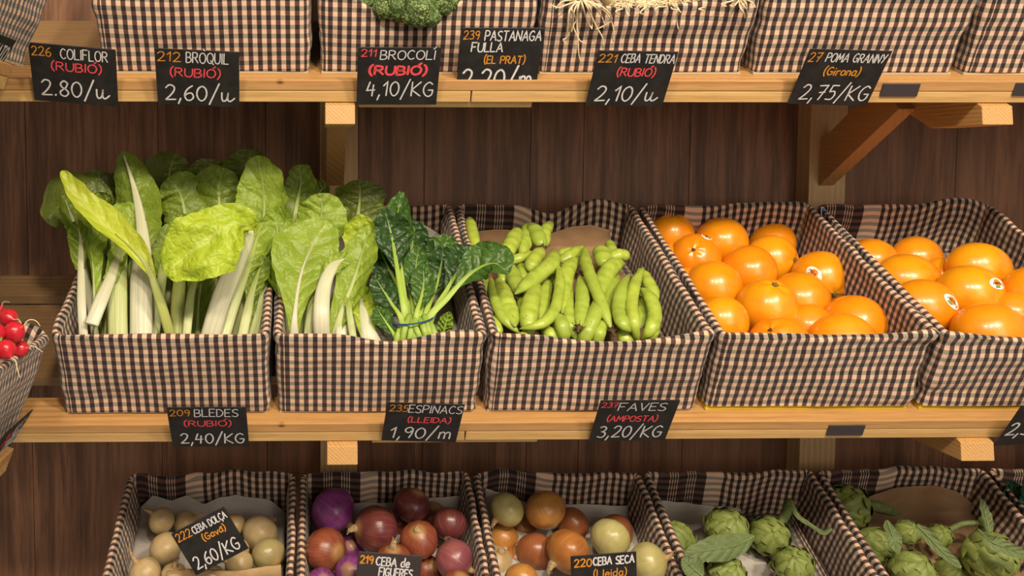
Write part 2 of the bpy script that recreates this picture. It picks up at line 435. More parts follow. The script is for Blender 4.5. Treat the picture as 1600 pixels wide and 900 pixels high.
def shelf(k, label, slats, joint_u, arms, braces, splice=None):
    fr = shelf_frame(k); xl, xr = -.62, 1.62
    r = thing('display_shelf', (xl, Y0, SHZ[k]-.03), label, 'shelf')
    def brd(name, x0, x1, s0, s1, n0, n1, m):
        o = MB().box((x0, s0, n0), (x1, s1, n1), fr).out(name, M[m], r, False, uv=False); bevel(o, .0014); return o
    brd('front_plank', xl, xr, -.019, .045, -.0165, -.0004, 'lip')
    xj = at_Y(joint_u, 640 if k else 150, Y0).x
    brd('front_rail', xl, xj-.0008, -.0185, .022, -.034, -.0168, 'rail')
    brd('front_rail', xj+.0008, xr, -.0185, .022, -.034, -.0168, 'rail')
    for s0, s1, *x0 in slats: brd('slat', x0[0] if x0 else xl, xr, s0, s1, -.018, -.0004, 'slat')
    if splice:
        a, b = [at_Y(u, 160, Y0).x for u in splice]; brd('splice_plate', a, b, -.010, .03, -.0455, -.0343, 'rail')
    dz = SHZ[k]-SHZ[0]
    for x0, x1, yf in arms:
        z = CAM_Z+dz
        top = lambda y: SHZ[k]+(y-Y0)*sa/ca-.0345/ca
        poly = [(yf, top(yf)-.026), (1.505, top(yf)-.027), (POST_Y-.0006, top(POST_Y)-.088), (POST_Y-.0006, top(POST_Y)-.0008), (yf+.004, top(yf+.004)-.0008)]
        o = MB().prism(poly, x0, x1).out('bracket_arm', M['arm'], r, False, uv=False); bevel(o)
    for x0, x1 in braces:
        z = SHZ[k]
        poly = [(POST_Y-.0006, z-.170), (1.545, z-.040), (1.60, z+.012), (POST_Y-.0006, z-.088)]
        o = MB().prism(poly, x0, x1).out('diagonal_brace', M['brace'], r, False, uv=False); bevel(o)
    return r
def X(u, v, Y): return at_Y(u, v, Y).x
A1 = (X(508, 170, 1.385), X(555, 170, 1.385), 1.385)
A2 = (X(1537, 170, 1.385), X(1585, 170, 1.385), 1.385)
shelf(0, 'top pine shelf with splice plate under its rail and diagonal wall brace', [(.05, .155), (.158, .27), (.274, .41, .15)], 735, [A1, A2],  # third slat is added behind the crates to block lamp light leaking onto the wall
      [(A1[0]+.004, A1[0]+.038), (X(1279, 287, POST_Y), X(1302, 287, POST_Y))], (560, 833))
B1 = (X(511, 690, 1.385), X(559, 690, 1.385), 1.385)
B2 = (X(1504, 690, 1.385), X(1556, 690, 1.385), 1.385)
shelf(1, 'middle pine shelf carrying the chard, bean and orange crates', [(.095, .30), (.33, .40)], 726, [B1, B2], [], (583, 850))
shelf(2, 'bottom pine shelf below the onion and artichoke crates, mostly below the picture', [(.12, .268)], 700, [], [])

# ------------------------------------------------------------------ cloth lined crates
def gauss(x, c, w): return math.exp(-((x-c)/w)**2)
def crate_box(fr, Wd, D, H, label, seed, floor=.05, band=.03, dips=(), cardm='crate', taper=.004, wr=1.0, group='gingham lined crates', hem=.004, bandon=True):
    """dips: (side, t, width, dz) side F,R,B,L; t 0..1 along the side seen from the front / from the left."""
    root = thing('produce_crate', fr(Wd/2, D/2, 0), label, 'crate', group)
    def rim(side, t):
        z = sum(dz*gauss(t, c, w) for s_, c, w, dz in dips if s_ == side)
        return z + .0035*nz(t*3.1, seed*1.7+{'F': 0, 'R': 5, 'B': 9, 'L': 13}[side]) + (.004*nz(t*7, seed+33) if side == 'B' else 0)
    # perimeter samples
    R = .014; per = []
    nW, nD = 56, 64
    def seg(side, p0, p1, nrm, n):
        for i in range(n+1):
            t = i/n; per.append((side, p0[0]+(p1[0]-p0[0])*t, p0[1]+(p1[1]-p0[1])*t, nrm[0], nrm[1]))
    def arc(side, c, a0, a1):
        for i in range(1, 5):
            t = a0+(a1-a0)*i/5; per.append((side, c[0]+R*math.cos(t), c[1]+R*math.sin(t), math.cos(t), math.sin(t)))
    h = math.pi/2
    seg('F', (R, 0), (Wd-R, 0), (0, -1), nW); arc('F', (Wd-R, R), -h, 0)
    seg('R', (Wd, R), (Wd, D-R), (1, 0), nD); arc('R', (Wd-R, D-R), 0, h)
    seg('B', (Wd-R, D), (R, D), (0, 1), nW); arc('B', (R, D-R), h, 2*h)
    seg('L', (0, D-R), (0, R), (-1, 0), nD); arc('L', (R, R), 2*h, 3*h)
    n = len(per); arcl = [0.0]
    for i in range(n):
        a, b = per[i], per[(i+1) % n]; arcl.append(arcl[-1]+math.hypot(a[1]-b[1], a[2]-b[2]))
    iB = next(i for i in range(n) if per[i][0] == 'B'); arcB = arcl[iB]
    def uco(side, i):
        if side == 'B' and bandon: return 10.0 + (Wd - (arcl[i]-arcB)) - band - R
        return 3.0+arcl[i]
    # profile
    no, nr, ni = 16, 6, 14; prof = []
    for j in range(no+1): prof.append(('o', j/no))
    for j in range(1, nr): prof.append(('r', j/nr))
    for j in range(ni+1): prof.append(('i', j/ni))
    TH = .0105
    vs = []; vl = []
    for i in range(n):
        sd, a, c, na, nc = per[i]
        t = a/Wd if sd in 'FB' else c/D
        hl = H+rim(sd, t)
        # corners blend with neighbours so that the rim stays continuous
        q = {'F': (('L', 0), ('R', 0)), 'B': (('L', 1), ('R', 1)), 'R': (('F', 1), ('B', 1)), 'L': (('F', 0), ('B', 0))}[sd]
        e = .07
        if t < e: w = .5*(1-clamp(t/e)); hl = hl*(1-w)+(H+rim(*q[0]))*w
        if t > 1-e: w = .5*(1-clamp((1-t)/e)); hl = hl*(1-w)+(H+rim(*q[1]))*w
        seed3 = seed*3.3
        for kind, f in prof:
            if kind == 'o':
                z = hem+(hl-hem)*f
                o = -taper*(1-f)
                wv = wr*(.0042*nz(a*9+seed3, c*9, z*16+seed)+.0022*nz(a*28+seed3, c*28, z*24)) + wr*.0046*nz(a*5, c*5+seed, z*46)
                wv += .0022*gauss(f, .86, .05)*-1
                wv *= sstep(0, .15, f)*.7+.3
                o += wv*.75; vv = z
            elif kind == 'r':
                th = math.pi*f; o = -TH/2+TH/2*math.cos(th); z = hl+.0050*math.sin(th)
                wv = .0026*nz(a*22+seed3, c*22, 3); o += wv; z += wv; vv = hl+.014*f
            else:
                z = hl+(floor-hl)*f; o = -TH-(.001 if 'orange' in label else .002+.006*sstep(0, 1, f))
                o -= (.45 if 'orange' in label else 1)*wr*(.0055*(nz(a*8+seed3, c*8, z*14+7)+.3)+.0042*nz(a*24, c*24+seed3, z*12))*sstep(0, .25, f)
                vv = hl+.014+(hl-floor)*f
            px_, py_ = a+na*o, c+nc*o
            vs.append(fr(px_, py_, z)); vl.append(vv+wr*.004*nz(a*6+seed3, c*6, z*9+seed))
    m = len(prof); fs = []; luv = []
    for i in range(n):
        i2 = (i+1) % n; sd = per[i][0]
        for j in range(m-1):
            fs.append((i*m+j, i2*m+j, i2*m+j+1, i*m+j+1))
            u0, u1 = uco(sd, i), uco(sd, i+1)
            luv.append(((u0, vl[i*m+j]), (u1, vl[i2*m+j]), (u1, vl[i2*m+j+1]), (u0, vl[i*m+j+1])))
    # floor of cloth
    fl = [i*m+m-1 for i in range(n)]; fs.append(tuple(fl[::-1])); luv.append(tuple((per[i][1], per[i][2]) for i in range(n))[::-1])
    mesh('cloth_liner', vs, fs, M['gingham'], root, luv=luv)
    # the crate itself, seen under the hem and where the cloth sags
    mb = MB(); g0, g1 = .0035, .0068
    dmin = {s_: min([0]+[dz for q_, c, w, dz in dips if q_ == s_]) for s_ in 'FRBL'}
    hh = lambda s_: H-.012+dmin[s_]*(.45 if s_ == 'B' else 1.05)
    mb.box((g0+.003, g0+.003, 0), (Wd-g0-.003, D-g0, .0035), fr)
    mb.box((g0+taper, g0+taper, .0035), (Wd-g0-taper, g1+taper, .02), fr); mb.box((g0, D-g1, .0035), (Wd-g0, D-g0, hh('B')), fr)
    mb.box((g0+taper, g1+taper, .0035), (g1+taper, D-g1, .02), fr); mb.box((Wd-g1-taper, g1+taper, .0035), (Wd-g0-taper, D-g1, .02), fr)
    mb.out('crate_frame', M[cardm], root, False, uv=False)
    return root

D_, H_ = .41, .136
def xfr(k, x): return Frame((x, Y0, SHZ[k]), (1, 0, 0), (0, ca, sa), (0, -sa, ca))
def top_x(k, u, v):    # X of a point seen on the rim plane of shelf k
    fr = shelf_frame(k); d = ray(u, v); q = (fr.O+fr.en*H_-CAM).dot(fr.en)/d.dot(fr.en); return CAM.x+d.x*q
BOX = {}
G = .003
mid = [top_x(1, u, v) for u, v in ((79, 520), (423, 540), (766, 536), (1117, 520), (1461, 515))]; mid.append(mid[-1]+.326)
specs = [
 ('chard', 'gingham lined crate of pale stalked chard, left end of the middle shelf', .06, .03, [('L', .0, .25, .004)], 'crate'),
 ('spinach', 'gingham lined crate holding chard and a dark spinach bunch', .05, .35, [('F', .55, .16, -.012), ('F', .9, .12, .006)], 'crate'),
 ('bean', 'gingham lined crate full of green broad bean pods', .055, .02, [('F', .55, .3, -.016), ('B', .53, .11, -.020), ('B', .8, .15, .008), ('F', 1.0, .1, .008)], 'crate'),
 ('orange', 'gingham lined crate of oranges in the middle, between beans and more oranges', .045, .0, [('F', .5, .35, -.005), ('F', 1.0, .1, .006), ('B', .35, .12, -.006), ('B', .7, .2, .006)], 'card_yellow'),
 ('orange2', 'gingham lined crate of oranges running off the right edge, middle shelf', .045, .0, [('B', .45, .12, .0), ('B', .8, .16, .012), ('F', .5, .35, -.012), ('F', 0, .1, .004)], 'card_yellow'),
]
for i, (key, lab, fl, bd, dp, cm) in enumerate(specs):
    x0, x1 = mid[i]+G, mid[i+1]-G
    BOX[key] = (xfr(1, x0), x1-x0); crate_box(xfr(1, x0), x1-x0, D_, H_, lab, 1.3+i, fl, bd, dp, cm, hem=.009 if cm != 'crate' else .004, wr=1.5 if i > 2 else 1.0)
tp = [X(u, 118, Y0) for u in (150, 492, 834, 1169, 1499, 1830)]
specs = [
 ('top_a', 'gingham lined crate above the cauliflower and green cabbage price cards', .06, .03, [('F', .5, .4, -.002)]),
 ('top_b', 'gingham lined crate on the top shelf with broccoli over its sagging rim', .06, .03, [('F', .42, .30, -.060)]),
 ('top_c', 'gingham lined crate on the top shelf with roots hanging over its rim', .06, .03, [('F', .45, .44, -.044)]),
 ('top_d', 'gingham lined crate behind the apple price card on the top shelf', .06, .03, []),
 ('top_e', 'gingham lined crate at the upper right corner of the picture', .06, .03, []),
]
for i, (key, lab, fl, bd, dp) in enumerate(specs):
    x0, x1 = tp[i]+G, tp[i+1]-G
    BOX[key] = (xfr(0, x0), x1-x0); crate_box(xfr(0, x0), x1-x0, D_, H_, lab, 8.1+i, fl, bd, dp, 'crate', taper=.006)
bt = [X(u, 735, 1.72) for u in (198, 466, 735, 1000, 1268, 1535)]; bt.append(bt[-1]+.318)
specs = [
 ('white', 'gingham lined crate of white onions, left end of the bottom shelf', .045, .02, [('B', .25, .1, -.006), ('B', .65, .25, .008)]),
 ('red', 'gingham lined crate of red and purple onions on the bottom shelf', .045, .025, [('B', .5, .5, .004)]),
 ('gold', 'gingham lined crate of golden and pale onions on the bottom shelf', .045, .03, [('B', .2, .12, .006), ('B', .8, .4, -.004)]),
 ('art', 'gingham lined crate with five artichokes and a loose leaf on white paper', .045, .03, [('B', .55, .12, -.006)]),
 ('art2', 'gingham lined crate heaped with artichokes and brown paper, bottom right', .045, .03, [('B', .6, .3, .008)]),
 ('last', 'gingham lined crate cut by the lower right corner, holding green leaves', .045, .03, []),
]
for i, (key, lab, fl, bd, dp) in enumerate(specs):
    x0, x1 = bt[i]+G, bt[i+1]-G
    BOX[key] = (xfr(2, x0), x1-x0); crate_box(xfr(2, x0), x1-x0, D_, H_, lab, 15.7+i, fl, bd, dp, 'crate')

# the crates of the side unit at the left, turned to face the aisle
def side_frame(P, Wd, H, al):
    es = V((-math.cos(al), 0, math.sin(al))); en = V((math.sin(al), 0, math.cos(al))); ex = V((0, 1, 0))
    return Frame(P-ex*Wd-en*H, ex, es, en)
AS = math.radians(20)
fr = side_frame(at_Y(78, 531, 1.338), .318, H_, AS); BOX['radish'] = (fr, .318)
crate_box(fr, .318, .40, H_, 'gingham lined crate of red radishes at the left edge, facing right', 30.2, .07, .03, [('R', .1, .2, .008)], taper=.004)
def side_rail(fr, label, xe):
    r = thing('side_shelf', fr(.1, 0, -.03), label, 'shelf')
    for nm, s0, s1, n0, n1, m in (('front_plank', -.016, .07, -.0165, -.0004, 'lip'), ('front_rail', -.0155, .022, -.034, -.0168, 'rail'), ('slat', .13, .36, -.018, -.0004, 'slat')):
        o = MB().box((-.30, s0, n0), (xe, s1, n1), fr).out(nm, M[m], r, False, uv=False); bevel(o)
side_rail(fr, 'side shelf at the left edge carrying the radish crate', .25)
fr2 = side_frame(at_Y(45, 108, 1.338)+V((math.sin(AS), 0, math.cos(AS)))*H_, .318, H_, AS)
crate_box(fr2, .318, .40, H_, 'gingham lined crate at the upper left corner, facing right', 31.9, .07, .03, [], taper=.006)
side_rail(fr2, 'side shelf at the left edge carrying the topmost left crate', .20)

# ------------------------------------------------------------------ paper liners
def paper(key, label, mat, n0, s1, tops, seed, a0=.02, a1=.02, amp=.006):
    fr, Wd = BOX[key]; nu, nv = 40, 34
    def P(i, j):
        a = a0+(Wd-a0-a1)*i/(nu-1); f = j/(nv-1); nt = interp(tops, i/(nu-1))
        if f < .55: s_, n = .03+(s1-.03)*f/.55, n0
        else: g = (f-.55)/.45; s_, n = s1+.008*g-.02*(1-g)*0, n0+(nt-n0)*g
        w = amp*(nz(a*14+seed, s_*14, n*14)+.6*abs(nz(a*30, s_*30+seed, n*30)))
        return fr(a, s_-abs(w)*(f > .5), n+w*(f <= .55)+.004)
    mb = MB(); mb.grid(P, nu, nv)
    o = mb.out('wrapping_paper', M[mat], None, True, uv=False); tag(o, label, 'paper')
    sm = o.modifiers.new('thickness', 'SOLIDIFY'); sm.thickness = .0006
    return o
paper('white', 'grey wrapping paper lining the white onion crate', 'paper_grey', .062, .372, [.08, .115, .098, .112, .09, .11, .112, .105, .10, .07], 2)
paper('red', 'grey paper sheet behind the red onions', 'paper_grey', .062, .372, [.085, .09, .09, .092, .094, .10, .104, .106], 4)
paper('gold', 'white paper sheet under the golden onions', 'paper_white', .062, .372, [.125, .11, .09, .085, .085, .085, .08, .08], 6)
paper('art', 'white paper sheet under the five artichokes', 'paper_white', .062, .372, [.095, .09, .085, .08, .075, .07], 8, a1=.13)
paper('art2', 'brown paper sheet behind the right artichoke heap', 'paper_brown', .062, .372, [.08, .08, .10, .118, .125, .122, .11, .08], 9)
paper('bean', 'brown paper sheet behind the broad bean pods', 'paper_brown', .068, .372, [.098, .10, .102, .092, .09, .108, .112, .10], 11, a1=.045, amp=.008)
paper('spinach', 'grey card sheet behind and right of the spinach bunch', 'paper_grey', .06, .372, [.06, .08, .1, .118, .122, .12, .115, .09], 13, amp=.003)

# ------------------------------------------------------------------ piles of round produce
def on_plane(fr, u, v, n):
    d = ray(u, v); q = (fr.O+fr.en*n-CAM).dot(fr.en)/d.dot(fr.en); return CAM+d*q
def inside(key, p, s=.028):
    """slide a point back along its sight line until it lies behind the crate's front wall"""
    fr = BOX[key][0]; d = (p-CAM).normalized(); p = V(p)
    while (p-fr.O).dot(fr.es) < s and (p-fr.O).dot(fr.en) < H_+.012: p = p+d*.002
    return p
def settle(fr, items, n0=.135, floor=.05, gap=.97, wall=(.0125, .97)):
    """items: (u, v, r_px, stretch) nearest first; each slides back along its sight line until it touches no earlier one."""
    done = []
    for (u, v, rp, st) in items:
        p = on_plane(fr, u, v, n0); d = ray(u, v).normalized(); best = None
        while (p-fr.O).dot(fr.es) < .020+px2m(rp, p): p = p+d*.002
        for k in range(120):
            r = px2m(rp, p); n = (p-fr.O).dot(fr.en)
            over = max([0]+[gap*(r*(1+.35*(st-1))+q[1])-(p-q[0]).length for q in done])
            a_ = (p-fr.O).dot(fr.ex); over = max(over, wall[0]+wall[1]*r*(1+.8*(st-1))-a_)
            for q in done:
                dx = math.hypot(q[2]-u, q[3]-v)
                if dx < .85*(q[4]+rp) and depth(p) < depth(q[0])+.004: over = max(over, depth(q[0])+.004-depth(p))
            if best is None or over < best[0]-1e-6: best = (over, p.copy(), r)
            if over <= 0 or n < floor+r*.35: break
            p = p+d*.0025
        done.append((best[1], best[2]*(1+.35*(st-1)), u, v, rp))
    return [(q[0], q[1]/(1+.35*(i[3]-1))) for q, i in zip(done, items)]

def ball(r, st, axis, ax_long, seg=40, rings=26, dent=.06):
    """an orange: a sphere slightly drawn out along ax_long and dimpled where the stem sat"""
    A = axis.normalized(); Xx = A.orthogonal().normalized(); Y = A.cross(Xx); L = ax_long.normalized(); vs = []; uv = []
    for i in range(rings+1):
        ph = math.pi*i/rings
        for k in range(seg):
            t = 2*math.pi*k/seg
            d = Xx*(math.sin(ph)*math.cos(t))+Y*(math.sin(ph)*math.sin(t))+A*math.cos(ph)
            rr = r*(1-dent*math.exp(-(ph/.22)**2)-dent*.5*math.exp(-((math.pi-ph)/.25)**2)+.012*nz(d.x*2+r*99, d.y*2, d.z*2))
            rr *= 1+.02*math.cos(5*t)*math.exp(-((ph-.32)/.22)**2)
            p = d*rr; p = p+L*(p.dot(L)*(st-1)); vs.append(p); uv.append((k/seg, i/rings))
    fs = [(i*seg+k, (i+1)*seg+k, (i+1)*seg+(k+1) % seg, i*seg+(k+1) % seg) for i in range(rings) for k in range(seg)]
    return vs, fs, uv

def surf_patch(mb, c, r, st, L, nrm, upv, rx, ry, off, cx=0, cy=0, seg=28):
    """an oval lying on the skin of an orange"""
    N = nrm.normalized(); U = (upv-N*upv.dot(N)).normalized(); S = U.cross(N)
    def P(x, y):
        q = N*r+S*x+U*y; q.normalize(); q = q*r; q = q+L*(q.dot(L)*(st-1)); return c+q+q.normalized()*off
    vs = [P(cx, cy)]; rings = 5
    for i in range(1, rings+1):
        for k in range(seg):
            t = 2*math.pi*k/seg; vs.append(P(cx+rx*math.cos(t)*i/rings, cy+ry*math.sin(t)*i/rings))
    fs = [(0, 1+k, 1+(k+1) % seg) for k in range(seg)]
    for i in range(rings-1):
        b = 1+i*seg; fs += [(b+k, b+seg+k, b+seg+(k+1) % seg, b+(k+1) % seg) for k in range(seg)]
    mb.add(vs, fs); return P

def oranges(key, rows, group):
    fr, Wd = BOX[key]
    pos = settle(fr, [(r[1], r[2], r[3], r[4]) for r in rows])
    for (lab, u, v, rp, st, but, stk), (p, r) in zip(rows, pos):
        L = screen(1, .15, 0)
        ax = screen(*but[:3]) if but else screen(.2, .6, -.8)
        vs, fs, uv = ball(r, st, ax, L)
        o = mesh('orange', [p+q for q in vs], fs, M['orange'], None, p, uv); tag(o, lab, 'orange', group)
        if but:
            tip = ax*(r*.945); tip = tip+L*(tip.dot(L)*(st-1))
            mb = MB()
            if but[3] == 'stem': mb.lathe([(.0001, -.001), (.0042, -.001), (.0050, .0012), (.0038, .0030), (.0014, .0034), (.0001, .003)], p+tip, ax, 14, fn=lambda t, f: 1+.14*math.cos(5*t))
            else: mb.lathe([(.0001, -.001), (.0030, -.001), (.0034, .0007), (.0016, .0012), (.0001, .0008)], p+tip, ax, 12, fn=lambda t, f: 1+.2*math.cos(3*t))
            mb.out('stem_button' if but[3] == 'stem' else 'navel', M['button'] if but[3] == 'stem' else M['scar'], o)
        if stk:
            N = screen(*stk[:3]); a = math.radians(stk[3]); up = screen(math.sin(a), -math.cos(a), 0)
            a1 = (p, r, st, L, N, up)
            mb = MB(); surf_patch(mb, *a1, .0155, .0098, .0005); s = mb.out('sticker', M['white'], o)
            mb = MB(); surf_patch(mb, *a1, .0066, .0062, .0008, -.001, .0012); mb.out('fruit_print', M['stickorange'], s)
            mb = MB(); surf_patch(mb, *a1, .0052, .0017, .0010, -.003, -.0056); mb.out('leaf_print', M['stickgreen'], s)
            mb = MB(); q = MB(); P = surf_patch(q, *a1, .001, .001, .0013)
            text_strokes(mb, 'Fruqui', .0205, .0055, .0007, lambda x, y: P(-x+.0105, -y+.0018+.0), None)
            mb.out('sticker_lettering', M['stickink'], s)

# ------------------------------------------------------------------ hand lettering
O_ = "~4,10 1.2,8.6 0,5 1.2,1.4 4,0 6.8,1.4 8,5 6.8,8.6 4,10"
GL = {
 'A': (8, "0,0 4,10 8,0|1.4,3.5 6.6,3.5"), 'B': (6.5, "0,0 0,10|~0,10 4.6,9.6 5.5,7.6 4.2,5.5 0,5.1|~0,5.1 5.2,4.6 6.5,2.5 4.6,.4 0,0"),
 'C': (7, "~6.5,8.6 4,10 1.2,8.3 0,5 1.2,1.7 4,0 6.8,1.4"), 'D': (7, "0,0 0,10|~0,10 4.3,9.2 6.9,5 4.3,.8 0,0"),
 'E': (6, "6,10 0,10 0,0 6,0|0,5.2 5,5.2"), 'F': (6.5, "6.5,10 0,10 0,0|0,5.2 5,5.2"),
 'G': (7.5, "~6.5,8.6 4,10 1.2,8.3 0,5 1.2,1.7 4,0 6.6,1.3 7.2,4.4|3.8,4.5 7.4,4.5"), 'I': (1, ".5,0 .5,10"),
 'K': (7, "0,0 0,10|6.5,10 0,4.4 7,0"), 'L': (6, "0,10 0,0 6,0"), 'M': (9, "0,0 1,10 4.5,3 8,10 9,0"), 'N': (7.5, "0,0 .4,10 7,0 7.5,10"),
 'O': (8, O_), 'P': (6.5, "0,0 0,10|~0,10 4.8,9.6 6.3,7.3 4.8,5 0,4.6"), 'Q': (8, O_+"|4.6,3 8.4,-1.2"),
 'R': (7, "0,0 0,10|~0,10 4.8,9.5 6,7.4 4.6,5.3 0,5|2.6,5 7,0"), 'S': (6.5, "~6.2,9 3.6,10 .6,8.4 1.3,6 5,4.3 6.3,2.2 4,0 0,1.1"),
 'T': (7.5, "0,10 7.5,10|3.7,10 3.5,0"), 'U': (7, "~0,10 0,3.6 1.4,.6 3.5,0 5.6,.6 7,3.6 7,10"), 'V': (7, "0,10 3.4,0 7,10"), 'Y': (7, "0,10 3.5,5|7,10 2.6,0"),
 'Z': (7, "0,10 7,10 0,0 7,0"),
 '0': (6.5, "~3.4,10 1,8.4 0,5 1,1.6 3.2,0 5.5,1.6 6.5,5 5.6,8.4 3.4,10"), '1': (3.4, "0,7 3,10 2.6,0"), '2': (6.5, "~0,8 2.2,10 5,9.3 5.6,7 3.6,3.6 0,0|0,0 6.8,.4"),
 '3': (6, "~.3,9 3,10 5.4,8.3 4,5.8 2,5.3|~2,5.3 5,4.6 6,2.6 4,.2 0,.8"), '4': (6.5, "2,10 0,4 6,4.4|4.8,8 4.2,0"),
 '5': (6.5, "6.5,10 1.6,10 1,5.6|~1,5.6 4.6,6 6,3.6 4.4,.6 0,.6"), '6': (6, "~5,10 1.6,7.4 0,3.6 1.4,.4 4,.2 5.8,2.4 4.4,5 1.6,4.4 .2,3"),
 '7': (6.5, "0,9.6 6.5,10 3,0|1.6,5 6,5.4"), '8': (6, "~5.4,8.6 3,10 .8,8.2 1.6,6 4.6,4.2 5.8,2 3.6,0 .8,1 .8,3.2 4,5.6 5.4,8.6"), '9': (6, "~5.8,8 3.6,10 .8,8.6 .8,6 3.4,5 5.6,7.6|5.8,8.6 5.4,4 4,0"),
 '(': (2.6, "~2.6,12 .6,8.6 .4,3 2.6,-1.5"), ')': (2.6, "~0,12 2,8.6 2.2,3 0,-1.5"), '/': (6, "0,-2.4 6,12"), ',': (2, "1.4,1.2 0,-2.6"), '.': (1.2, ".4,0 .8,.8"), ' ': (4, ""),
 'i': (1.4, ".6,0 .6,6.2|.5,8.4 .7,9.2"), 'd': (6, "~5.2,5.6 2.4,6.2 .2,4.4 .4,1 2.8,0 5,1.6|5.4,11 5.2,0"), 'e': (5.6, "~.4,3.4 5.2,3.6 4.4,6 2,6.2 .2,3.6 1,.6 3,0 5.4,1.2"),
 'r': (4.6, ".4,0 .4,6.2|~.4,3.6 1.8,5.8 4.4,6"), 'o': (5.6, "~2.8,6.4 .4,5 .2,1.6 2.8,0 5.2,1.6 5.2,4.8 2.8,6.4"), 'n': (5.6, ".3,0 .3,6.2|~.3,4 2.4,6.2 4.8,5 5.2,0"),
 'a': (5.8, "~5,5.4 2.6,6.4 .3,4 .6,.8 3,.2 5,2.4|5.2,6.2 5,1 5.8,0"), 'v': (5, "0,6.2 2.4,0 5,6.2"), 'l': (1.2, ".5,0 .6,10.5"), 'm': (8, ".3,0 .3,6|~.3,4 2,6.2 3.8,5 4,0|~4,4 5.6,6.2 7.4,5 7.8,0"),
 'u': (8.6, "~0,6 .2,2 1.4,.2 3.4,1.6 4.2,6|~4.2,6 4,1.8 5.2,.2 7,1 8.6,2.6"), 'f': (4.4, "~4.4,10 2.2,10.4 1.4,8 1.2,0|0,5.6 3.6,5.8"), 'q': (6, "~5,5.4 2.4,6.2 .3,4 .8,.8 3,.4 5,2.6|5.2,6.2 5,-3.6"),
 '`': (0, "-5.4,13.6 -3.4,11.6"), "'": (0, "-4.4,11.4 -2.4,13.6"), '~': (0, "-4.8,8.2 -1.6,8.4"), '"': (0, "-2,11.6 -.4,13.2"), ';': (0, "-3.6,0 -4.6,-2.4"),
}
def text_strokes(mb, txt, width, height, wd, P, lift):
    """write txt into width x height; P maps (x, y) onto the surface"""
    tot = sum(GL[c][0]+(2.0 if GL[c][0] else 0) for c in txt)-2.0
    sx, sy = width/tot, height/10; x0 = 0
    rs = random.Random(len(txt)*7+ord(txt[0]))
    for c in txt:
        w, st = GL[c]
        jy = rs.uniform(-.3, .3); 
        for s_ in [q for q in st.split('|') if q]:
            sm = s_[0] == '~'; pts = [tuple(float(z) for z in q.split(',')) for q in s_.lstrip('~').split()]
            pts = [V((x0+a+.06*b, b+jy, 0)) for a, b in pts]
            pts = [V((p.x*sx, p.y*sy, 0)) for p in pts]
            if sm: pts = curve(pts, max(8, 5*len(pts)))
            else:
                q = []
                for a, b in zip(pts, pts[1:]): q += [a.lerp(b, i/4) for i in range(4)]
                pts = q+[pts[-1]]
            n = len(pts); L = []; R = []
            for i, p in enumerate(pts):
                d0 = (p-pts[i-1]) if i else (pts[1]-p); d1 = (pts[i+1]-p) if i < n-1 else d0
                d0 = d0.normalized() if d0.length > 1e-9 else V((1, 0, 0)); d1 = d1.normalized() if d1.length > 1e-9 else d0
                t = d0+d1; t = t.normalized() if t.length > .2 else d0
                nn = V((-t.y, t.x, 0)); k = 1/max(.6, nn.dot(V((-d0.y, d0.x, 0))))
                ww = wd*.5*(1+.22*nz(p.x*300+x0, p.y*300))*k
                L.append(p+nn*ww); R.append(p-nn*ww)
            e0 = (pts[0]-pts[1]).normalized()*wd*.4; e1 = (pts[-1]-pts[-2]).normalized()*wd*.4
            ring = [pts[0]+e0]+L+[pts[-1]+e1]+R[::-1]; m = len(ring)
            vs = [P(p.x, p.y) for p in ring]
            fs = [(0, 1, m-1), ]+[(1+i, 2+i, m-2-i, m-1-i) for i in range(n-1)]+[(n, n+1, n+2)]
            mb.add(vs, fs)
        x0 += w+(2.0 if w else 0)

def sign(label, u, v, Y, roll, lines, w=.116, h=.0925, lean=37, yawd=0, cat='price sign', X_=None, Z_=None, th=.0016, boardm='slate', name='price_sign', group='chalked price cards'):
    c = at_Y(u, v, Y); lr = math.radians(lean); ya = math.radians(yawd)
    right = V((math.cos(ya), math.sin(ya), 0)); upv = V((0, -math.sin(lr), math.cos(lr))) if not yawd else V((math.sin(ya)*math.sin(lr), -math.cos(ya)*math.sin(lr), math.cos(lr)))
    if X_: right, upv = V(X_).normalized(), V(Z_).normalized()
    rr = math.radians(roll); r2 = right*math.cos(rr)+upv*math.sin(rr); u2 = upv*math.cos(rr)-right*math.sin(rr)
    nrm = r2.cross(u2)
    root = thing(name, c-u2*(h/2), label, cat, group)
    f2 = lambda x, y, z: c+r2*x+u2*y+nrm*z
    b = MB().box((-w/2, -h/2, -th), (w/2, h/2, 0), f2).out('board', M[boardm], root, False, uv=False); bevel(b, .0005, 1)
    for nm, txt, col, x, y, tw, hh, wd in lines:
        mb = MB(); text_strokes(mb, txt, tw*w, hh*h, wd, lambda X2, Y2: f2((x-.5)*w+X2, (y-.5)*h+Y2, .0004), None)
        mb.out(nm+'_lettering', M['chalk_'+col], root, False)
    return root

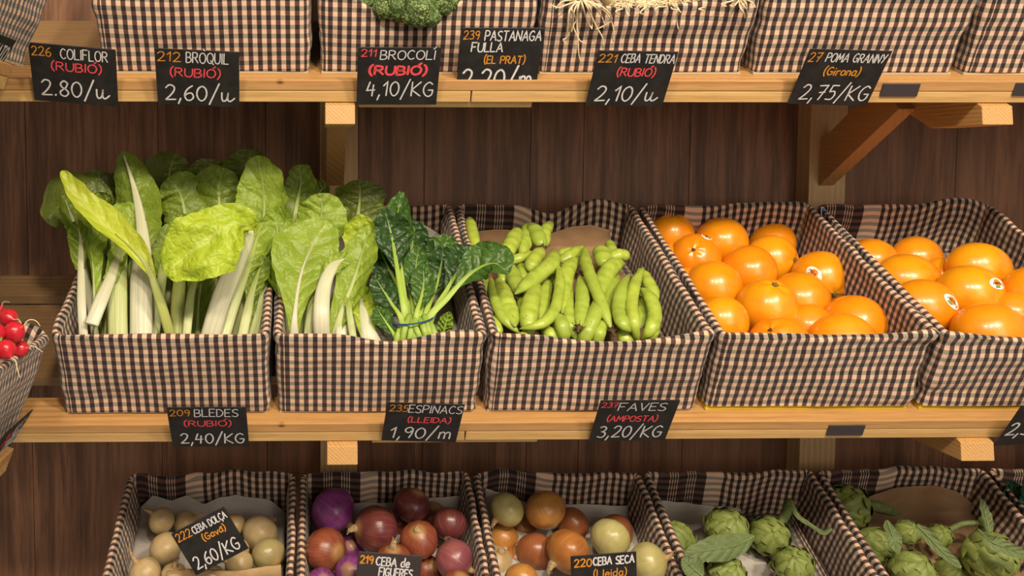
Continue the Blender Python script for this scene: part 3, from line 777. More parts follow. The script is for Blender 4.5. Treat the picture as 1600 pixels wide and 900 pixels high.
# ------------------------------------------------------------------ oranges
# label, u, v, r_px, stretch, button (du, dv, toward, kind), sticker (du, dv, toward, roll)
oranges('orange', [
 ('orange cut by the front rim, directly right of another, below two piled ones', 1316, 538, 49, 1.06, None, None),
 ('orange peeping over the front rim left of centre with a dark navel spot', 1217, 541, 47, 1.0, (-.55, -.62, .55, 'navel'), None),
 ('smaller orange in the near left corner with its stem at the rim', 1127, 503, 41, 1.0, (.45, .82, .45, 'stem'), None),
 ('large orange in the middle with a green stem button on top', 1198, 482, 46.5, 1.0, (.06, -.86, .52, 'stem'), None),
 ('wrinkled orange in the near right corner with a creased stem', 1335, 510, 49, 1.0, (.72, .28, .62, 'stem'), None),
 ('pale orange at mid left with a faint navel below', 1114, 451, 44, 1.0, (.0, .92, .35, 'navel'), None),
 ('orange tucked behind and right of the green button one', 1249, 470, 45, 1.0, None, None),
 ('orange at the right wall with a red and white oval sticker and specks', 1283, 436, 44, 1.02, (.05, .50, .86, 'stem'), (-.62, -.22, .75, 62)),
 ('orange in the middle row with glare and no sticker facing us', 1170, 425, 42, 1.0, None, None),
 ('dull orange at left with a dark navel hole near its top', 1086, 405, 40, 1.0, (-.38, -.40, .83, 'navel'), (.34, -.88, .30, -20)),
 ('orange behind at right with a green stem facing us', 1205, 406, 39, 1.0, (.60, -.02, .8, 'stem'), None),
 ('orange in the far left corner, highest of its crate', 1047, 368, 37, 1.0, (.02, -.93, .33, 'navel'), None),
 ('deep orange fruit in the middle of the back row', 1127, 379, 40, 1.0, None, (.55, .65, .5, 10)),
 ('orange in the far right corner by the back cloth', 1204, 380, 37, 1.0, None, None),
 ('shaded orange low in the gap at the left wall, upper', 1047, 415, 34, 1.0, None, None),
 ('shaded orange low in the gap at the left wall, lower', 1072, 452, 34, 1.0, None, None),
 ('shaded orange low in the gap near the front centre', 1262, 512, 38, 1.0, None, None),
], 'oranges in the inner orange crate')
oranges('orange2', [
 ('long orange lying by the front rim with a green stem at its left', 1546, 522, 49, 1.15, (-.62, .42, .62, 'stem'), None),
 ('orange by the divider with an oval sticker and bright glare', 1442, 481, 45, 1.12, None, (.42, -.28, .83, 46)),
 ('orange cut by the right picture edge at the front', 1634, 531, 46, 1.0, None, None),
 ('orange with an oval sticker turned upside down on its upper right', 1515, 459, 45, 1.08, None, (.38, -.40, .82, 2)),
 ('orange cut by the right picture edge behind the front one', 1613, 459, 43, 1.0, None, None),
 ('large orange in the middle left without sticker', 1417, 441, 44, 1.16, None, None),
 ('orange at the back right with a stem scar at its lower left', 1529, 420, 41, 1.16, (-.62, .48, .62, 'stem'), None),
 ('orange in the far left corner of the right orange crate', 1361, 410, 37.5, 1.08, None, None),
 ('shaded orange in the middle of the back row at right', 1432, 405, 36, 1.06, None, None),
 ('orange sliver at the left wall beside the divider cloth', 1327, 418, 33, 1.0, None, None),
 ('dark orange low between the front pair and the back row', 1386, 452, 36, 1.0, None, None),
 ('dark orange low under the back right orange', 1468, 436, 34, 1.0, None, None),
 ('dark orange low in the gap near the right picture edge', 1578, 492, 36, 1.0, None, None),
], 'oranges in the outer orange crate')

# ------------------------------------------------------------------ broad bean pods
def pods(rows):
    fr, Wd = BOX['bean']
    for idx, (lab, w, lay, pts, cal) in enumerate(rows):
        n = .142-.0125*lay
        path = curve([inside('bean', on_plane(fr, u, v, n+(.006 if (i == 1 and len(pts) > 2) else 0)), .034) for i, (u, v) in enumerate(pts)], 30)
        rw = px2m(w, path[15])/2*1.14; ph = idx*1.7
        nb = max(3, round(sum((a-b).length for a, b in zip(path, path[1:]))/.020))
        env = lambda t: max(.05, math.sin(math.pi/2*clamp(min(t, 1-t)/.34))**.92)*(1+.022*math.sin(2*math.pi*nb*t+ph))
        lump = lambda t: env(t)*(.80+.045*math.sin(2*math.pi*nb*t+ph))
        mb = MB(); hint = (fr.en*.8-CF*.6).normalized()
        mb.tube(path, lambda t: rw*env(t), lambda t: rw*lump(t), 16, hint)
        o = mb.out('broad_bean_pod', M['pod']); tag(o, lab, 'broad bean', 'broad bean pods')
        for e in cal or '':
            p, q = (path[0], path[1]) if e == 'a' else (path[-1], path[-2])
            d = (p-q).normalized(); mb = MB()
            mb.lathe([(.0002, -.002), (rw*.42, -.002), (rw*.5, .001), (rw*.38, .004), (rw*.2, .007), (rw*.16, .013), (.0003, .0135)], p-d*.0015, d, 10, fn=lambda t, f: 1+.3*math.cos(5*t))
            for k in range(5):
                a = 2*math.pi*k/5; X1 = d.orthogonal().normalized(); Y1 = d.cross(X1); dd = (X1*math.cos(a)+Y1*math.sin(a))
                mb.tube([p, p+dd*rw*.6+d*.002, p+dd*rw*1.0-d*.001+V((0, 0, .002))], lambda t: .0009*(1-.7*t), lambda t: .0006, 5)
            mb.out('dried_calyx', M['calyx'], o)
pods([
 ('long pod hooking left at its pointed lower end over the front row', 15.5, 0, [(871, 410), (875, 440), (867, 483), (846, 506), (811, 514)], ''),
 ('olive pod slanting from upper left to a dried flower end at front', 17, 0, [(914, 384), (917, 415), (938, 470), (956, 516)], 'b'),
 ('fat pod lying across the pile, pointing down to the left', 22, .1, [(867, 391), (862, 411), (838, 432), (804, 460)], ''),
 ('slender pod with a bent neck near the right, tip at the top', 17, 0, [(1006, 417), (993, 442), (987, 475), (991, 505), (998, 541)], ''),
 ('stout upright pod with a thorn tip, left of the bent neck one', 20, .4, [(984, 427), (971, 455), (967, 485), (974, 506), (989, 518)], ''),
 ('pod curved like a bracket against the right wall', 20, .6, [(999, 449), (1015, 464), (1023, 490), (1017, 514), (1002, 531)], ''),
 ('broad pod bending right at the top under the pile centre', 22, .8, [(905, 403), (888, 420), (881, 455), (878, 490)], ''),
 ('widest pale pod standing behind the hooked one', 26, .9, [(842, 441), (830, 472), (826, 500), (828, 528)], ''),
 ('upright bright pod with a brown stalk and brown end at centre', 20, .9, [(906, 428), (910, 462), (908, 490), (904, 512)], 'ab'),
 ('broad pod reaching up right behind the olive slanting one', 24, 1.0, [(974, 409), (956, 417), (942, 440), (934, 466)], ''),
 ('fat glossy pod at left leaning down to the right', 26, 1.0, [(778, 434), (787, 462), (796, 487), (805, 511)], ''),
 ('wide pod at front centre, right of the brown ended pod', 21, 1.1, [(938, 458), (930, 490), (916, 522), (902, 548)], ''),
 ('thin pod running along the left wall to the front rim', 15, .9, [(767, 432), (772, 465), (785, 495), (813, 522)], ''),
 ('short pod at front just right of the hooked tip', 20, 1.0, [(870, 490), (879, 512), (885, 538)], ''),
 ('narrow pod twisting down beside the brown ended one', 16, 1.4, [(893, 438), (888, 478), (892, 508), (903, 535)], ''),
 ('slim bright pod between the widest pod and the hooked pod', 18, 1.5, [(858, 436), (850, 468), (845, 505)], ''),
 ('pod at upper left pointing up, dark calyx below', 22, .8, [(811, 356), (798, 382), (786, 405)], 'b'),
 ('pod standing in the far left corner with a black spot', 16, .6, [(733, 339), (738, 362), (745, 390)], ''),
 ('tall pod at the back centre with a pointed top, right one of a pair', 22, 1.4, [(827, 350), (840, 367), (847, 388)], 'b'),
 ('thin tall pod at the back, left one of a pair', 15, 1.8, [(824, 348), (821, 370), (827, 390)], ''),
 ('curved pod farthest back, bending right at its top', 16, 1.4, [(862, 347), (852, 362), (853, 385)], ''),
 ('half hidden pod behind the upper left pointing one', 17, 1.9, [(814, 370), (818, 385), (817, 402)], ''),
 ('pod lying level across the left of the pile', 14, 1.4, [(793, 410), (815, 402), (840, 396)], 'a'),
 ('dark green short pod above the fat crossing pod', 20, 1.0, [(826, 424), (835, 406), (849, 388)], ''),
 ('pod lying level behind the pile centre', 14, 2.0, [(868, 399), (887, 394), (904, 392)], ''),
 ('pod rising right behind the pile centre toward the olive one', 18, 1.6, [(873, 410), (895, 398), (914, 387)], ''),
 ('wide pod at the back right with a blunt top', 25, 1.6, [(936, 386), (942, 402), (944, 420)], 'b'),
 ('small pointed pod in the far right corner with withered flower', 15, 1.9, [(951, 376), (956, 390), (961, 408)], 'b'),
 ('shaded upright pod behind the fat glossy left pod', 22, 2.0, [(796, 412), (805, 440), (812, 464)], ''),
 ('short pod with a dried top between the left pods', 15, 2.2, [(812, 411), (818, 425), (819, 440)], 'a'),
 ('shaded pod between the glossy left pod and the widest one', 16, 2.0, [(814, 462), (817, 490), (817, 514)], ''),
 ('pod half hidden under the spinach leaf at the left wall', 15, 1.6, [(757, 432), (758, 455), (764, 480)], ''),
 ('pod low in the near left corner', 14, 1.9, [(768, 492), (775, 508), (783, 524)], ''),
 ('pod behind the olive one, right of the wide front pod', 19, 1.7, [(967, 428), (956, 455), (947, 485), (938, 510)], ''),
 ('pale pod at front under the olive one', 17, 1.8, [(945, 498), (937, 520), (931, 545)], ''),
 ('dark pod at front right under the thorn tipped one', 22, 2.0, [(973, 512), (978, 530), (980, 548)], ''),
 ('pod peeping out at the near right corner', 16, 2.0, [(1026, 500), (1021, 518), (1013, 538)], ''),
 ('pod under the hooked one at the front centre', 20, 2.0, [(850, 510), (862, 525), (874, 542)], 'a'),
 ('thin pod lying along the front rim at right', 11, 1.1, [(940, 542), (962, 543), (986, 537)], ''),
 ('pod along the front rim under the widest pale pod', 15, 1.6, [(812, 520), (826, 529), (842, 533)], ''),
 ('shaded pod deep in the gap right of centre', 19, 2.4, [(962, 445), (975, 470), (985, 500)], ''),
 ('shaded pod deep at the back left', 18, 2.4, [(800, 395), (790, 420), (785, 445)], ''),
 ('shaded pod deep under the pile centre', 20, 2.4, [(860, 425), (872, 440), (890, 455)], ''),
 ('pod lying low along the right wall, behind the bracket shaped one', 18, 1.7, [(998, 420), (1012, 440), (1028, 470)], ''),
 ('pod at the back right below the withered flower', 18, 1.6, [(952, 405), (968, 398), (985, 402)], ''),
 ('shaded pod deep behind the bracket shaped one', 18, 2.3, [(1004, 455), (1003, 485), (1000, 515)], ''),
])

# ------------------------------------------------------------------ onions
PROF = [(.01, -.90), (.10, -.90), (.24, -.875), (.48, -.80), (.70, -.64), (.87, -.42), (.97, -.16), (1.0, .08), (.96, .32), (.84, .55), (.66, .73), (.46, .86), (.30, .94), (.19, 1.0)]
def onions(key, rows, group, n0=.125):
    fr, Wd = BOX[key]; pos = settle(fr, [(r[1], r[2], r[3], 1) for r in rows], n0, wall=(.012, .85))
    for i, ((lab, u, v, rp, m, ax, nk, rt), (p, r)) in enumerate(zip(rows, pos)):
        A = screen(*ax); sd = i*3.1+u*.01
        hs = .96
        mb = MB(); mb.lathe([(a*r, b*r*hs) for a, b in [(sinterp([q[0] for q in PROF], t/27), sinterp([q[1] for q in PROF], t/27)) for t in range(28)]], p, A, 36,
                 fn=lambda t, f: 1+.018*math.cos(3*t+sd)+.012*math.cos(11*t+sd)*math.sin(math.pi*f)+(.02*math.cos(17*t) if f > .85 else 0))
        o = mb.out('onion', M[m], None, org=p); tag(o, lab, 'onion', group)
        top = p+A*(r*hs)
        if nk:
            mb = MB(); X1 = A.orthogonal().normalized()
            bend = [top-A*r*.10, top+A*r*.10*nk, top+A*r*.28*nk+X1*r*.05, top+A*r*.46*nk+X1*r*.13]
            path = curve(bend, 9)
            mb.tube(path, lambda t: r*(.27-.15*t), lambda t: r*(.22-.16*t), 10)
            for k in range(4):
                a = k*1.7+sd; d = (X1*math.cos(a)+A.cross(X1)*math.sin(a))
                mb.tube([path[-2], path[-1]+d*r*.06+A*r*.05, path[-1]+d*r*.13+A*r*(.08+.05*k)*nk], lambda t: r*.05*(1-.6*t), lambda t: r*.018, 5)
            mb.out('dry_neck', M['root'], o)
        if rt:
            bot = p-A*(r*hs*.9); mb = MB(); rs = random.Random(int(u)); X1 = A.orthogonal().normalized(); Y1 = A.cross(X1)
            for k in range(16):
                a = rs.uniform(0, 6.28); d = X1*math.cos(a)+Y1*math.sin(a); q = rs.uniform(.05, .2)
                mb.tube(curve([bot+d*r*.08, bot+d*r*q-A*r*.1, bot+d*r*(q+.14)-A*r*rs.uniform(.08, .22)], 5), lambda t: r*.018*(1-.6*t), lambda t: r*.014, 4)
            mb.out('root_tuft', M['root'], o)
onions('red', [
 ('red onion under the lower edge of the picture, right of the price card', 715, 914, 24, 'on_copper', (.2, -.8, .4), 0, 0),
 ('pinkish brown onion at the lower right with a purple flank', 708, 873, 31, 'on_pink', (.85, .5, .2), .8, 0),
 ('reddish onion right behind the price card with a papery tip', 615, 878, 29, 'on_copper', (-.05, -.9, .4), 1.0, 0),
 ('copper brown onion at the lower left with dry roots at its left', 508, 859, 34, 'on_copper', (.7, -.1, .7), 0, 1),
 ('lilac onion left of the price card', 550, 895, 27, 'on_purple', (-.3, -.5, .8), 0, 0),
 ('lilac onion at the bottom edge in the left corner of its crate', 502, 912, 24, 'on_purple', (.2, -.6, .8), 0, 0),
 ('round brown onion in the middle with a small scar on top', 655, 844, 30, 'on_copper', (-.15, -.72, .66), .35, 0),
 ('large shiny onion, brown on the left and magenta on the right', 588, 827, 37, 'on_red', (-.93, -.12, .3), .6, 0),
 ('bright purple peeled onion at the back left', 519, 797, 36, 'on_purple', (.75, .62, .1), .7, 0),
 ('dark red onion at the back right with a frayed root facing us', 702, 819, 27, 'on_red', (.1, -.6, -.7), 0, 1),
 ('dusky onion at the back centre with flaking skin', 643, 790, 29, 'on_red', (.2, -.5, .1), 0, 0),
 ('shaded brown onion between the two back right ones', 676, 808, 24, 'on_copper', (.1, -.8, .4), 0, 0),
 ('shaded red onion low behind the large shiny one', 622, 818, 20, 'on_copper', (-.4, -.7, .4), .8, 0),
 ('shaded red onion right of the price card, low', 668, 890, 22, 'on_copper', (.4, -.5, .6), 0, 0),
 ('shaded purple onion low between the left copper and the shiny one', 548, 858, 20, 'on_purple', (.0, -.5, .6), 0, 0),
], 'red onions')
onions('gold', [
 ('amber onion at the bottom edge with a split skin', 816, 906, 27, 'on_gold', (-.5, .4, .7), .6, 0),
 ('pale onion at the lower right with a dry tuft on its right', 1012, 879, 31, 'on_pale', (.85, -.35, .3), .7, 0),
 ('big copper onion in the front centre pointing to the lower left', 889, 861, 35, 'on_amber', (-.8, .45, .35), .8, 0),
 ('pale green onion right of centre in front of a brown one', 953, 842, 31, 'on_pale', (.6, -.3, -.6), 0, 0),
 ('pale onion by the left wall with brown skin around its top', 774, 880, 28, 'on_white', (.2, -.75, .5), .5, 0),
 ('matt reddish brown onion left of the big copper one', 838, 863, 31, 'on_brown', (.1, -.6, -.5), 0, 0),
 ('yellow orange onion in the second row at left', 784, 844, 27, 'on_gold', (.3, -.3, -.8), 0, 0),
 ('peeled greenish onion at the far left with a tan tip', 793, 796, 27, 'on_pale', (-.75, .55, .3), .8, 0),
 ('tall tan onion at the back with a flat pale root disc on top', 851, 796, 32, 'on_gold', (.4, .8, .1), 0, 0),
 ('red brown onion at the back behind the big copper one', 895, 818, 26, 'on_brown', (-.7, .4, .3), .8, 0),
 ('brown onion behind the pale green one at right', 960, 832, 29, 'on_brown', (.8, .3, .2), 0, 1),
 ('tan onion with a light stripe low between the left back pair', 818, 826, 21, 'on_amber', (.1, -.7, .4), 0, 0),
 ('shaded onion low by the front left gap', 806, 872, 20, 'on_amber', (.1, -.7, .4), 0, 0),
], 'golden onions')
onions('white', [
 ('white onion with a papery neck near the lower left corner of its crate', 227, 896, 26, 'on_white', (-.55, -.8, .2), 1.6, 0),
 ('small white onion at the bottom edge with a dry blade over it', 272, 899, 20, 'on_white', (.1, -.8, .5), 1.2, 0),
 ('white onion just under the lower corner of the price card', 331, 902, 20, 'on_white', (.3, .2, .8), 0, 0),
 ('white onion whose neck pokes over the price card edge', 374, 882, 24, 'on_white', (-.9, -.35, .25), 1.8, 0),
 ('greenish smooth onion at the right wall', 419, 866, 27, 'on_olive', (.5, .3, .6), 0, 0),
 ('white onion left of the price card with roots at its lower right', 259, 858, 26, 'on_white', (-.55, -.7, .2), 0, 1),
 ('tan onion at the right with roots at its upper right', 408, 833, 29, 'on_white', (-.55, .6, .3), 0, 1),
 ('white onion at the far left pointing to the upper left', 253, 814, 21, 'on_white', (-.72, -.65, .2), 1.3, 0),
 ('white onion behind the price card pointing to the upper right', 290, 818, 20, 'on_white', (.78, -.5, .25), 1.5, 0),
 ('white onion behind the right edge of the price card', 366, 820, 18, 'on_white', (.0, -.9, .3), 0, 0),
 ('small onion half hidden right below the price card', 372, 860, 18, 'on_white', (.4, -.5, .7), 0, 0),
], 'white onions', .118)

# ------------------------------------------------------------------ leaves
def leaf(root, pts, bs, hw, bm, sm=None, sw=(8, 4), roll=0, cup=.25, ruf=.22, seed=0, hw2=None, tip=.2, ns=8, stalk_end=.9, bump=.10, mid_up=1.0, wave=1.0, round_=False, parts=('leaf_blade', 'stalk'), bend=0):
    """pts: 3-D midrib from base to tip; hw: half widths in px along the blade (left side), hw2 the right side"""
    NT_ = 44; path = curve(pts, NT_); ref = path[NT_//2]; k = depth(ref)/FOC
    hw2 = hw2 or hw
    def frame(i):
        T = (path[min(i+1, NT_-1)]-path[max(i-1, 0)]).normalized()
        N = -CF+CU*.25; N = (N-T*N.dot(T))
        if N.length < .15: N = CU-T*CU.dot(T)
        N.normalize(); S = T.cross(N); a = math.radians(interp(roll, i/(NT_-1)) if isinstance(roll, (list, tuple)) else roll)
        return T, N*math.cos(a)+S*math.sin(a), S*math.cos(a)-N*math.sin(a)
    i0 = int(bs*(NT_-1)); rows = []; uv = []
    nt = 40
    mb = MB()
    def P(i, j):
        f = i/(nt-1); x = (i0+(NT_-1-i0)*f); a = min(int(x), NT_-2); p = path[a].lerp(path[a+1], x-a); T, N, S = frame(min(int(round(x)), NT_-1))
        s = j/ns-1
        w = sinterp(hw if s < 0 else hw2, f)*k
        if round_: w = max(w, .6*max(hw)*k*(f > .7))*math.sqrt(max(0.0, 1-(max(0, f-.74)/.262)**2))
        w = max(w, .0004)
        e = 1+.20*nz(f*5+seed*2.1, (1 if s > 0 else -1)*3.3, seed)+.10*nz(f*15+seed, (3 if s > 0 else -3), 9)
        wv = math.sin(f*11*wave+seed*1.7+(1.3 if s > 0 else 0))+.6*math.sin(f*23*wave+seed*2.9+(2 if s > 0 else 0))
        off = cup*w*s*s + ruf*w*abs(s)**1.8*wv*.5 + bump*w*(nz(f*5+seed, s*2.2, seed*1.3)+.5*nz(f*12, s*5+seed, 3)) + bend*abs(s)**3*w
        lead = tip*w*abs(s)**2     # tissue sweeps forward beside the rib
        return p+S*(s*w*e)+N*off+T*(-.0*lead)
    mb.grid(P, nt, 2*ns+1, lambda i, j: (j/ns-1, i/(nt-1)))
    bl = mb.out(parts[0], M[bm], root)
    if sm:
        e = max(2, int(stalk_end*(NT_-1))); sp = []
        for i in range(e+1):
            T, N, S = frame(i); f = i/(NT_-1)
            sp.append(path[i]+N*(mid_up*.0012))
        w0, w1 = sw[0]*k, sw[1]*k
        mb = MB(); T, N, S = frame(e//2)
        b_ = bs/stalk_end
        wf = lambda t: (w0+(w1-w0)*sstep(b_*.5, b_+.18, t))*(1-.82*sstep(b_+.1, 1.0, t) if b_ < .8 else 1-.5*sstep(.75, 1.0, t))
        mb.tube(sp, wf, lambda t: .42*wf(t), 14, lambda i: frame(min(i, e))[1])
        mb.out(parts[1], M[sm], root)
def plant(name, label, cat, group, uvY, *a, box=None, **k):
    pts = [at_Y(*p) for p in uvY]
    if box: pts = [inside(box, p) for p in pts]
    r = thing(name, pts[0], label, cat, group); leaf(r, pts, *a, **k); return r
CH = 'pale stalked chard leaves'
def chard(label, uvY, bs, hw, bm, sm, sw, **k): return plant('chard_leaf', label, 'chard', CH, uvY, bs, hw, bm, sm, sw, box='chard' if k['seed'] < 30 else 'spinach', round_=True, **k)

# --- first crate, back to front
chard('dark chard leaf at the far left bulging over the crate side', [(160, 535, 1.44), (158, 420, 1.50), (150, 335, 1.54), (112, 312, 1.545), (70, 345, 1.54)], .42, [10, 34, 44, 46, 34, 6], 'chard_dark', 'stalk_green', (8, 3), cup=-.15, ruf=.12, seed=1)
chard('dark chard leaf lying level behind the white ribbed one at left', [(190, 530, 1.47), (195, 400, 1.55), (185, 320, 1.60), (150, 296, 1.60), (112, 288, 1.59)], .5, [12, 30, 30, 20, 5], 'chard_dark', 'stalk_green', (8, 3), seed=2)
chard('dark rounded chard leaf behind the white ribbed one, back row centre', [(255, 530, 1.48), (262, 400, 1.58), (262, 320, 1.63), (265, 270, 1.645), (275, 240, 1.65)], .42, [14, 38, 48, 44, 30, 6], 'chard_dark', 'stalk_green', (9, 3), seed=3, cup=-.2)
chard('dark chard leaf in the back row right of centre', [(340, 530, 1.48), (335, 400, 1.58), (330, 320, 1.63), (328, 275, 1.645), (330, 248, 1.65)], .45, [12, 36, 44, 40, 26, 5], 'chard_dark', 'stalk_green', (8, 3), seed=4)
chard('olive chard leaf at the very top of the back row', [(395, 530, 1.50), (390, 400, 1.58), (385, 310, 1.63), (388, 262, 1.645), (392, 233, 1.65)], .48, [14, 36, 44, 40, 24, 5], 'chard_dark', 'stalk_green', (8, 3), seed=5)
chard('narrow dark chard leaf at the right of the back row', [(430, 530, 1.50), (452, 410, 1.56), (462, 330, 1.60), (470, 285, 1.61), (468, 257, 1.61)], .4, [10, 22, 30, 26, 14, 4], 'chard_mid', 'stalk_green', (8, 3), seed=6)
chard('chard leaf touching the wooden post, back row right end', [(440, 530, 1.52), (470, 400, 1.60), (490, 330, 1.64), (500, 300, 1.65), (512, 288, 1.65)], .5, [10, 20, 22, 16, 4], 'chard_dark', 'stalk_green', (6, 3), seed=7)
chard('mid green chard leaf folded down the left of the first crate', [(170, 535, 1.42), (178, 430, 1.49), (172, 365, 1.52), (165, 325, 1.52), (170, 302, 1.51)], .35, [8, 22, 30, 30, 18, 4], 'chard_mid', 'stalk_green', (9, 3), seed=8, cup=.4)
chard('narrow chard leaf twisting along the left rim', [(150, 535, 1.40), (135, 440, 1.46), (122, 370, 1.49), (108, 330, 1.49), (98, 305, 1.49)], .35, [7, 16, 22, 20, 12, 3], 'chard_mid', 'stalk_white', (6, 4), seed=9, cup=.7, roll=30)
chard('rounded chard leaf with bent tip, centre of the heap', [(285, 530, 1.44), (288, 420, 1.52), (290, 350, 1.57), (282, 305, 1.585), (262, 278, 1.58)], .42, [12, 30, 40, 42, 32, 6], 'chard_mid', 'stalk_green', (9, 3), seed=10, cup=-.25)
chard('rounded chard leaf right of centre, second row', [(350, 530, 1.44), (352, 420, 1.52), (345, 345, 1.57), (342, 295, 1.585), (350, 262, 1.58)], .42, [14, 34, 44, 44, 30, 6], 'chard_mid', 'stalk_green', (9, 3), seed=11, cup=-.25)
chard('tall light chard leaf rising at the right of the first crate', [(368, 530, 1.42), (392, 430, 1.49), (410, 360, 1.53), (412, 300, 1.55), (402, 243, 1.55)], .36, [10, 26, 38, 42, 40, 30, 6], 'chard_light', 'stalk_green', (9, 3), seed=12, cup=.25, roll=-12)
chard('green chard leaf hanging at the right rim of the first crate', [(392, 535, 1.40), (415, 455, 1.46), (432, 400, 1.50), (432, 350, 1.52), (425, 325, 1.52)], .3, [8, 22, 30, 30, 20, 4], 'chard_light', 'stalk_green', (8, 3), seed=13, cup=.3)
chard('white ribbed chard leaf seen from behind, tallest at left', [(222, 540, 1.385), (222, 440, 1.435), (224, 370, 1.48), (212, 300, 1.53), (192, 236, 1.555)], .46, [10, 26, 34, 34, 24, 5], 'chard_mid', 'stalk_white', (17, 8), seed=14, cup=-.5, stalk_end=.97, mid_up=5)
chard('broad ribbed green white stalk standing left of the white ribbed leaf', [(185, 540, 1.385), (184, 470, 1.42), (188, 400, 1.46), (200, 345, 1.50), (214, 320, 1.51)], .52, [12, 24, 30, 22, 4], 'chard_light', 'stalk_green', (15, 10), seed=15, stalk_end=.8)
chard('cut white stalk leaning right in the near left corner', [(143, 508, 1.375), (158, 470, 1.395), (175, 430, 1.43), (186, 395, 1.46), (192, 375, 1.47)], .45, [10, 14, 16, 10, 3], 'chard_light', 'stalk_white', (11, 8), seed=16, stalk_end=.85)
chard('thin pale stalk along the left cloth of the first crate', [(132, 540, 1.37), (128, 480, 1.40), (127, 420, 1.44), (126, 375, 1.47), (120, 345, 1.48)], .5, [8, 14, 18, 14, 3], 'chard_mid', 'stalk_white', (7, 5), seed=17, cup=.8)
chard('slim green stalk with leaf edge beside the left corner', [(150, 540, 1.39), (147, 470, 1.41), (145, 420, 1.43), (142, 380, 1.46), (146, 345, 1.47)], .2, [3, 8, 12, 16, 16, 4], 'chard_light', 'stalk_green', (4, 2), seed=18, cup=.9, roll=50)
chard('green white stalk right of the white ribbed leaf', [(238, 540, 1.40), (246, 480, 1.43), (254, 430, 1.46), (262, 380, 1.50), (270, 350, 1.52)], .5, [10, 18, 26, 20, 4], 'chard_mid', 'stalk_green', (9, 7), seed=19)
chard('dull green wide stalk under the crumpled leaf', [(278, 540, 1.41), (278, 480, 1.44), (282, 420, 1.48), (284, 370, 1.52), (280, 335, 1.54)], .5, [12, 20, 26, 20, 4], 'chard_mid', 'stalk_olive', (11, 8), seed=20)
chard('pair shaped pale stalk under the crumpled leaf, right side', [(290, 540, 1.39), (295, 490, 1.41), (300, 455, 1.43), (312, 425, 1.45), (330, 405, 1.46)], .5, [6, 12, 18, 14, 3], 'chard_mid', 'stalk_green', (7, 5), seed=21)
chard('pale stalk second from the right rim of the first crate', [(345, 540, 1.385), (362, 480, 1.41), (380, 430, 1.44), (396, 390, 1.47), (408, 350, 1.49)], .5, [10, 20, 28, 24, 5], 'chard_light', 'stalk_green', (11, 8), seed=22)
chard('short green stalk beside the right corner cloth of the first crate', [(376, 540, 1.385), (386, 490, 1.41), (394, 455, 1.43), (404, 425, 1.45), (414, 400, 1.46)], .4, [6, 14, 18, 14, 3], 'chard_mid', 'stalk_green', (8, 5), seed=23)
chard('yellow green chard leaf folded lengthwise, slanting from upper left', [(270, 540, 1.375), (248, 465, 1.375), (222, 405, 1.39), (160, 348, 1.41), (120, 305, 1.42), (96, 267, 1.425)], .30, [5, 13, 20, 17, 13, 6], 'chard_yellow', 'stalk_olive', (8, 4), seed=24, cup=.55, hw2=[5, 16, 26, 22, 15, 6], ruf=.35, stalk_end=.55, roll=20)
chard('bright crumpled chard leaf flopped over the front on a white stalk', [(325, 540, 1.375), (345, 470, 1.388), (372, 405, 1.38), (392, 362, 1.37), (362, 350, 1.345), (310, 382, 1.33), (258, 428, 1.335)], .50, [8, 22, 46, 58, 56, 46, 16], 'chard_bright', 'stalk_white', (16, 8), seed=25, cup=.10, hw2=[10, 22, 34, 44, 48, 40, 20], ruf=.34, bump=.24, stalk_end=.52)

chard('deep green chard leaf low behind the stalks under the crumpled leaf', [(308, 540, 1.42), (310, 480, 1.46), (316, 430, 1.49), (320, 390, 1.52), (322, 360, 1.54)], .08, [10, 18, 24, 26, 20], 'chard_mid', 'stalk_green', (4, 2), seed=26)
chard('deep green chard leaf low behind the left stalks', [(205, 540, 1.43), (204, 480, 1.46), (202, 430, 1.50), (204, 390, 1.53), (206, 360, 1.54)], .08, [14, 24, 28, 28, 20], 'chard_mid', 'stalk_green', (4, 2), seed=27)
chard('deep green chard leaf low at the left corner stalks', [(150, 540, 1.43), (152, 480, 1.46), (156, 430, 1.50), (160, 395, 1.53), (165, 370, 1.54)], .08, [10, 16, 20, 22, 18], 'chard_mid', 'stalk_green', (4, 2), seed=28)
chard('green chard leaf margin between the pale stalks near the right rim', [(400, 535, 1.40), (402, 490, 1.43), (408, 450, 1.46), (412, 420, 1.48), (418, 395, 1.49)], .05, [6, 14, 18, 18, 12], 'chard_mid', 'stalk_green', (4, 2), seed=29)

# --- second crate
chard('dark rounded chard leaf standing before the wooden post', [(545, 560, 1.47), (552, 440, 1.56), (558, 350, 1.60), (562, 310, 1.61), (562, 281, 1.61)], .46, [12, 30, 38, 42, 34, 8], 'chard_dark', 'stalk_green', (8, 3), seed=31, cup=-.2, ruf=.1)
chard('yellow green crumpled chard leaf under the dark rounded one', [(540, 560, 1.44), (548, 470, 1.49), (556, 410, 1.52), (562, 370, 1.53), (566, 335, 1.53)], .45, [10, 20, 24, 26, 22, 8], 'chard_bright', 'stalk_green', (7, 3), seed=32, cup=.2)
chard('light rounded chard leaf at the upper left of the second crate', [(470, 550, 1.43), (476, 450, 1.49), (492, 380, 1.535), (502, 335, 1.55), (500, 302, 1.55)], .42, [12, 30, 38, 40, 32, 8], 'chard_light', 'stalk_green', (8, 3), seed=33, cup=-.2, ruf=.12)
chard('green chard leaf beside the left rim of the second crate', [(450, 550, 1.40), (440, 470, 1.44), (432, 430, 1.47), (430, 395, 1.48), (436, 370, 1.49)], .25, [8, 18, 24, 22, 14, 4], 'chard_light', 'stalk_green', (7, 3), seed=34, cup=.5, roll=25)
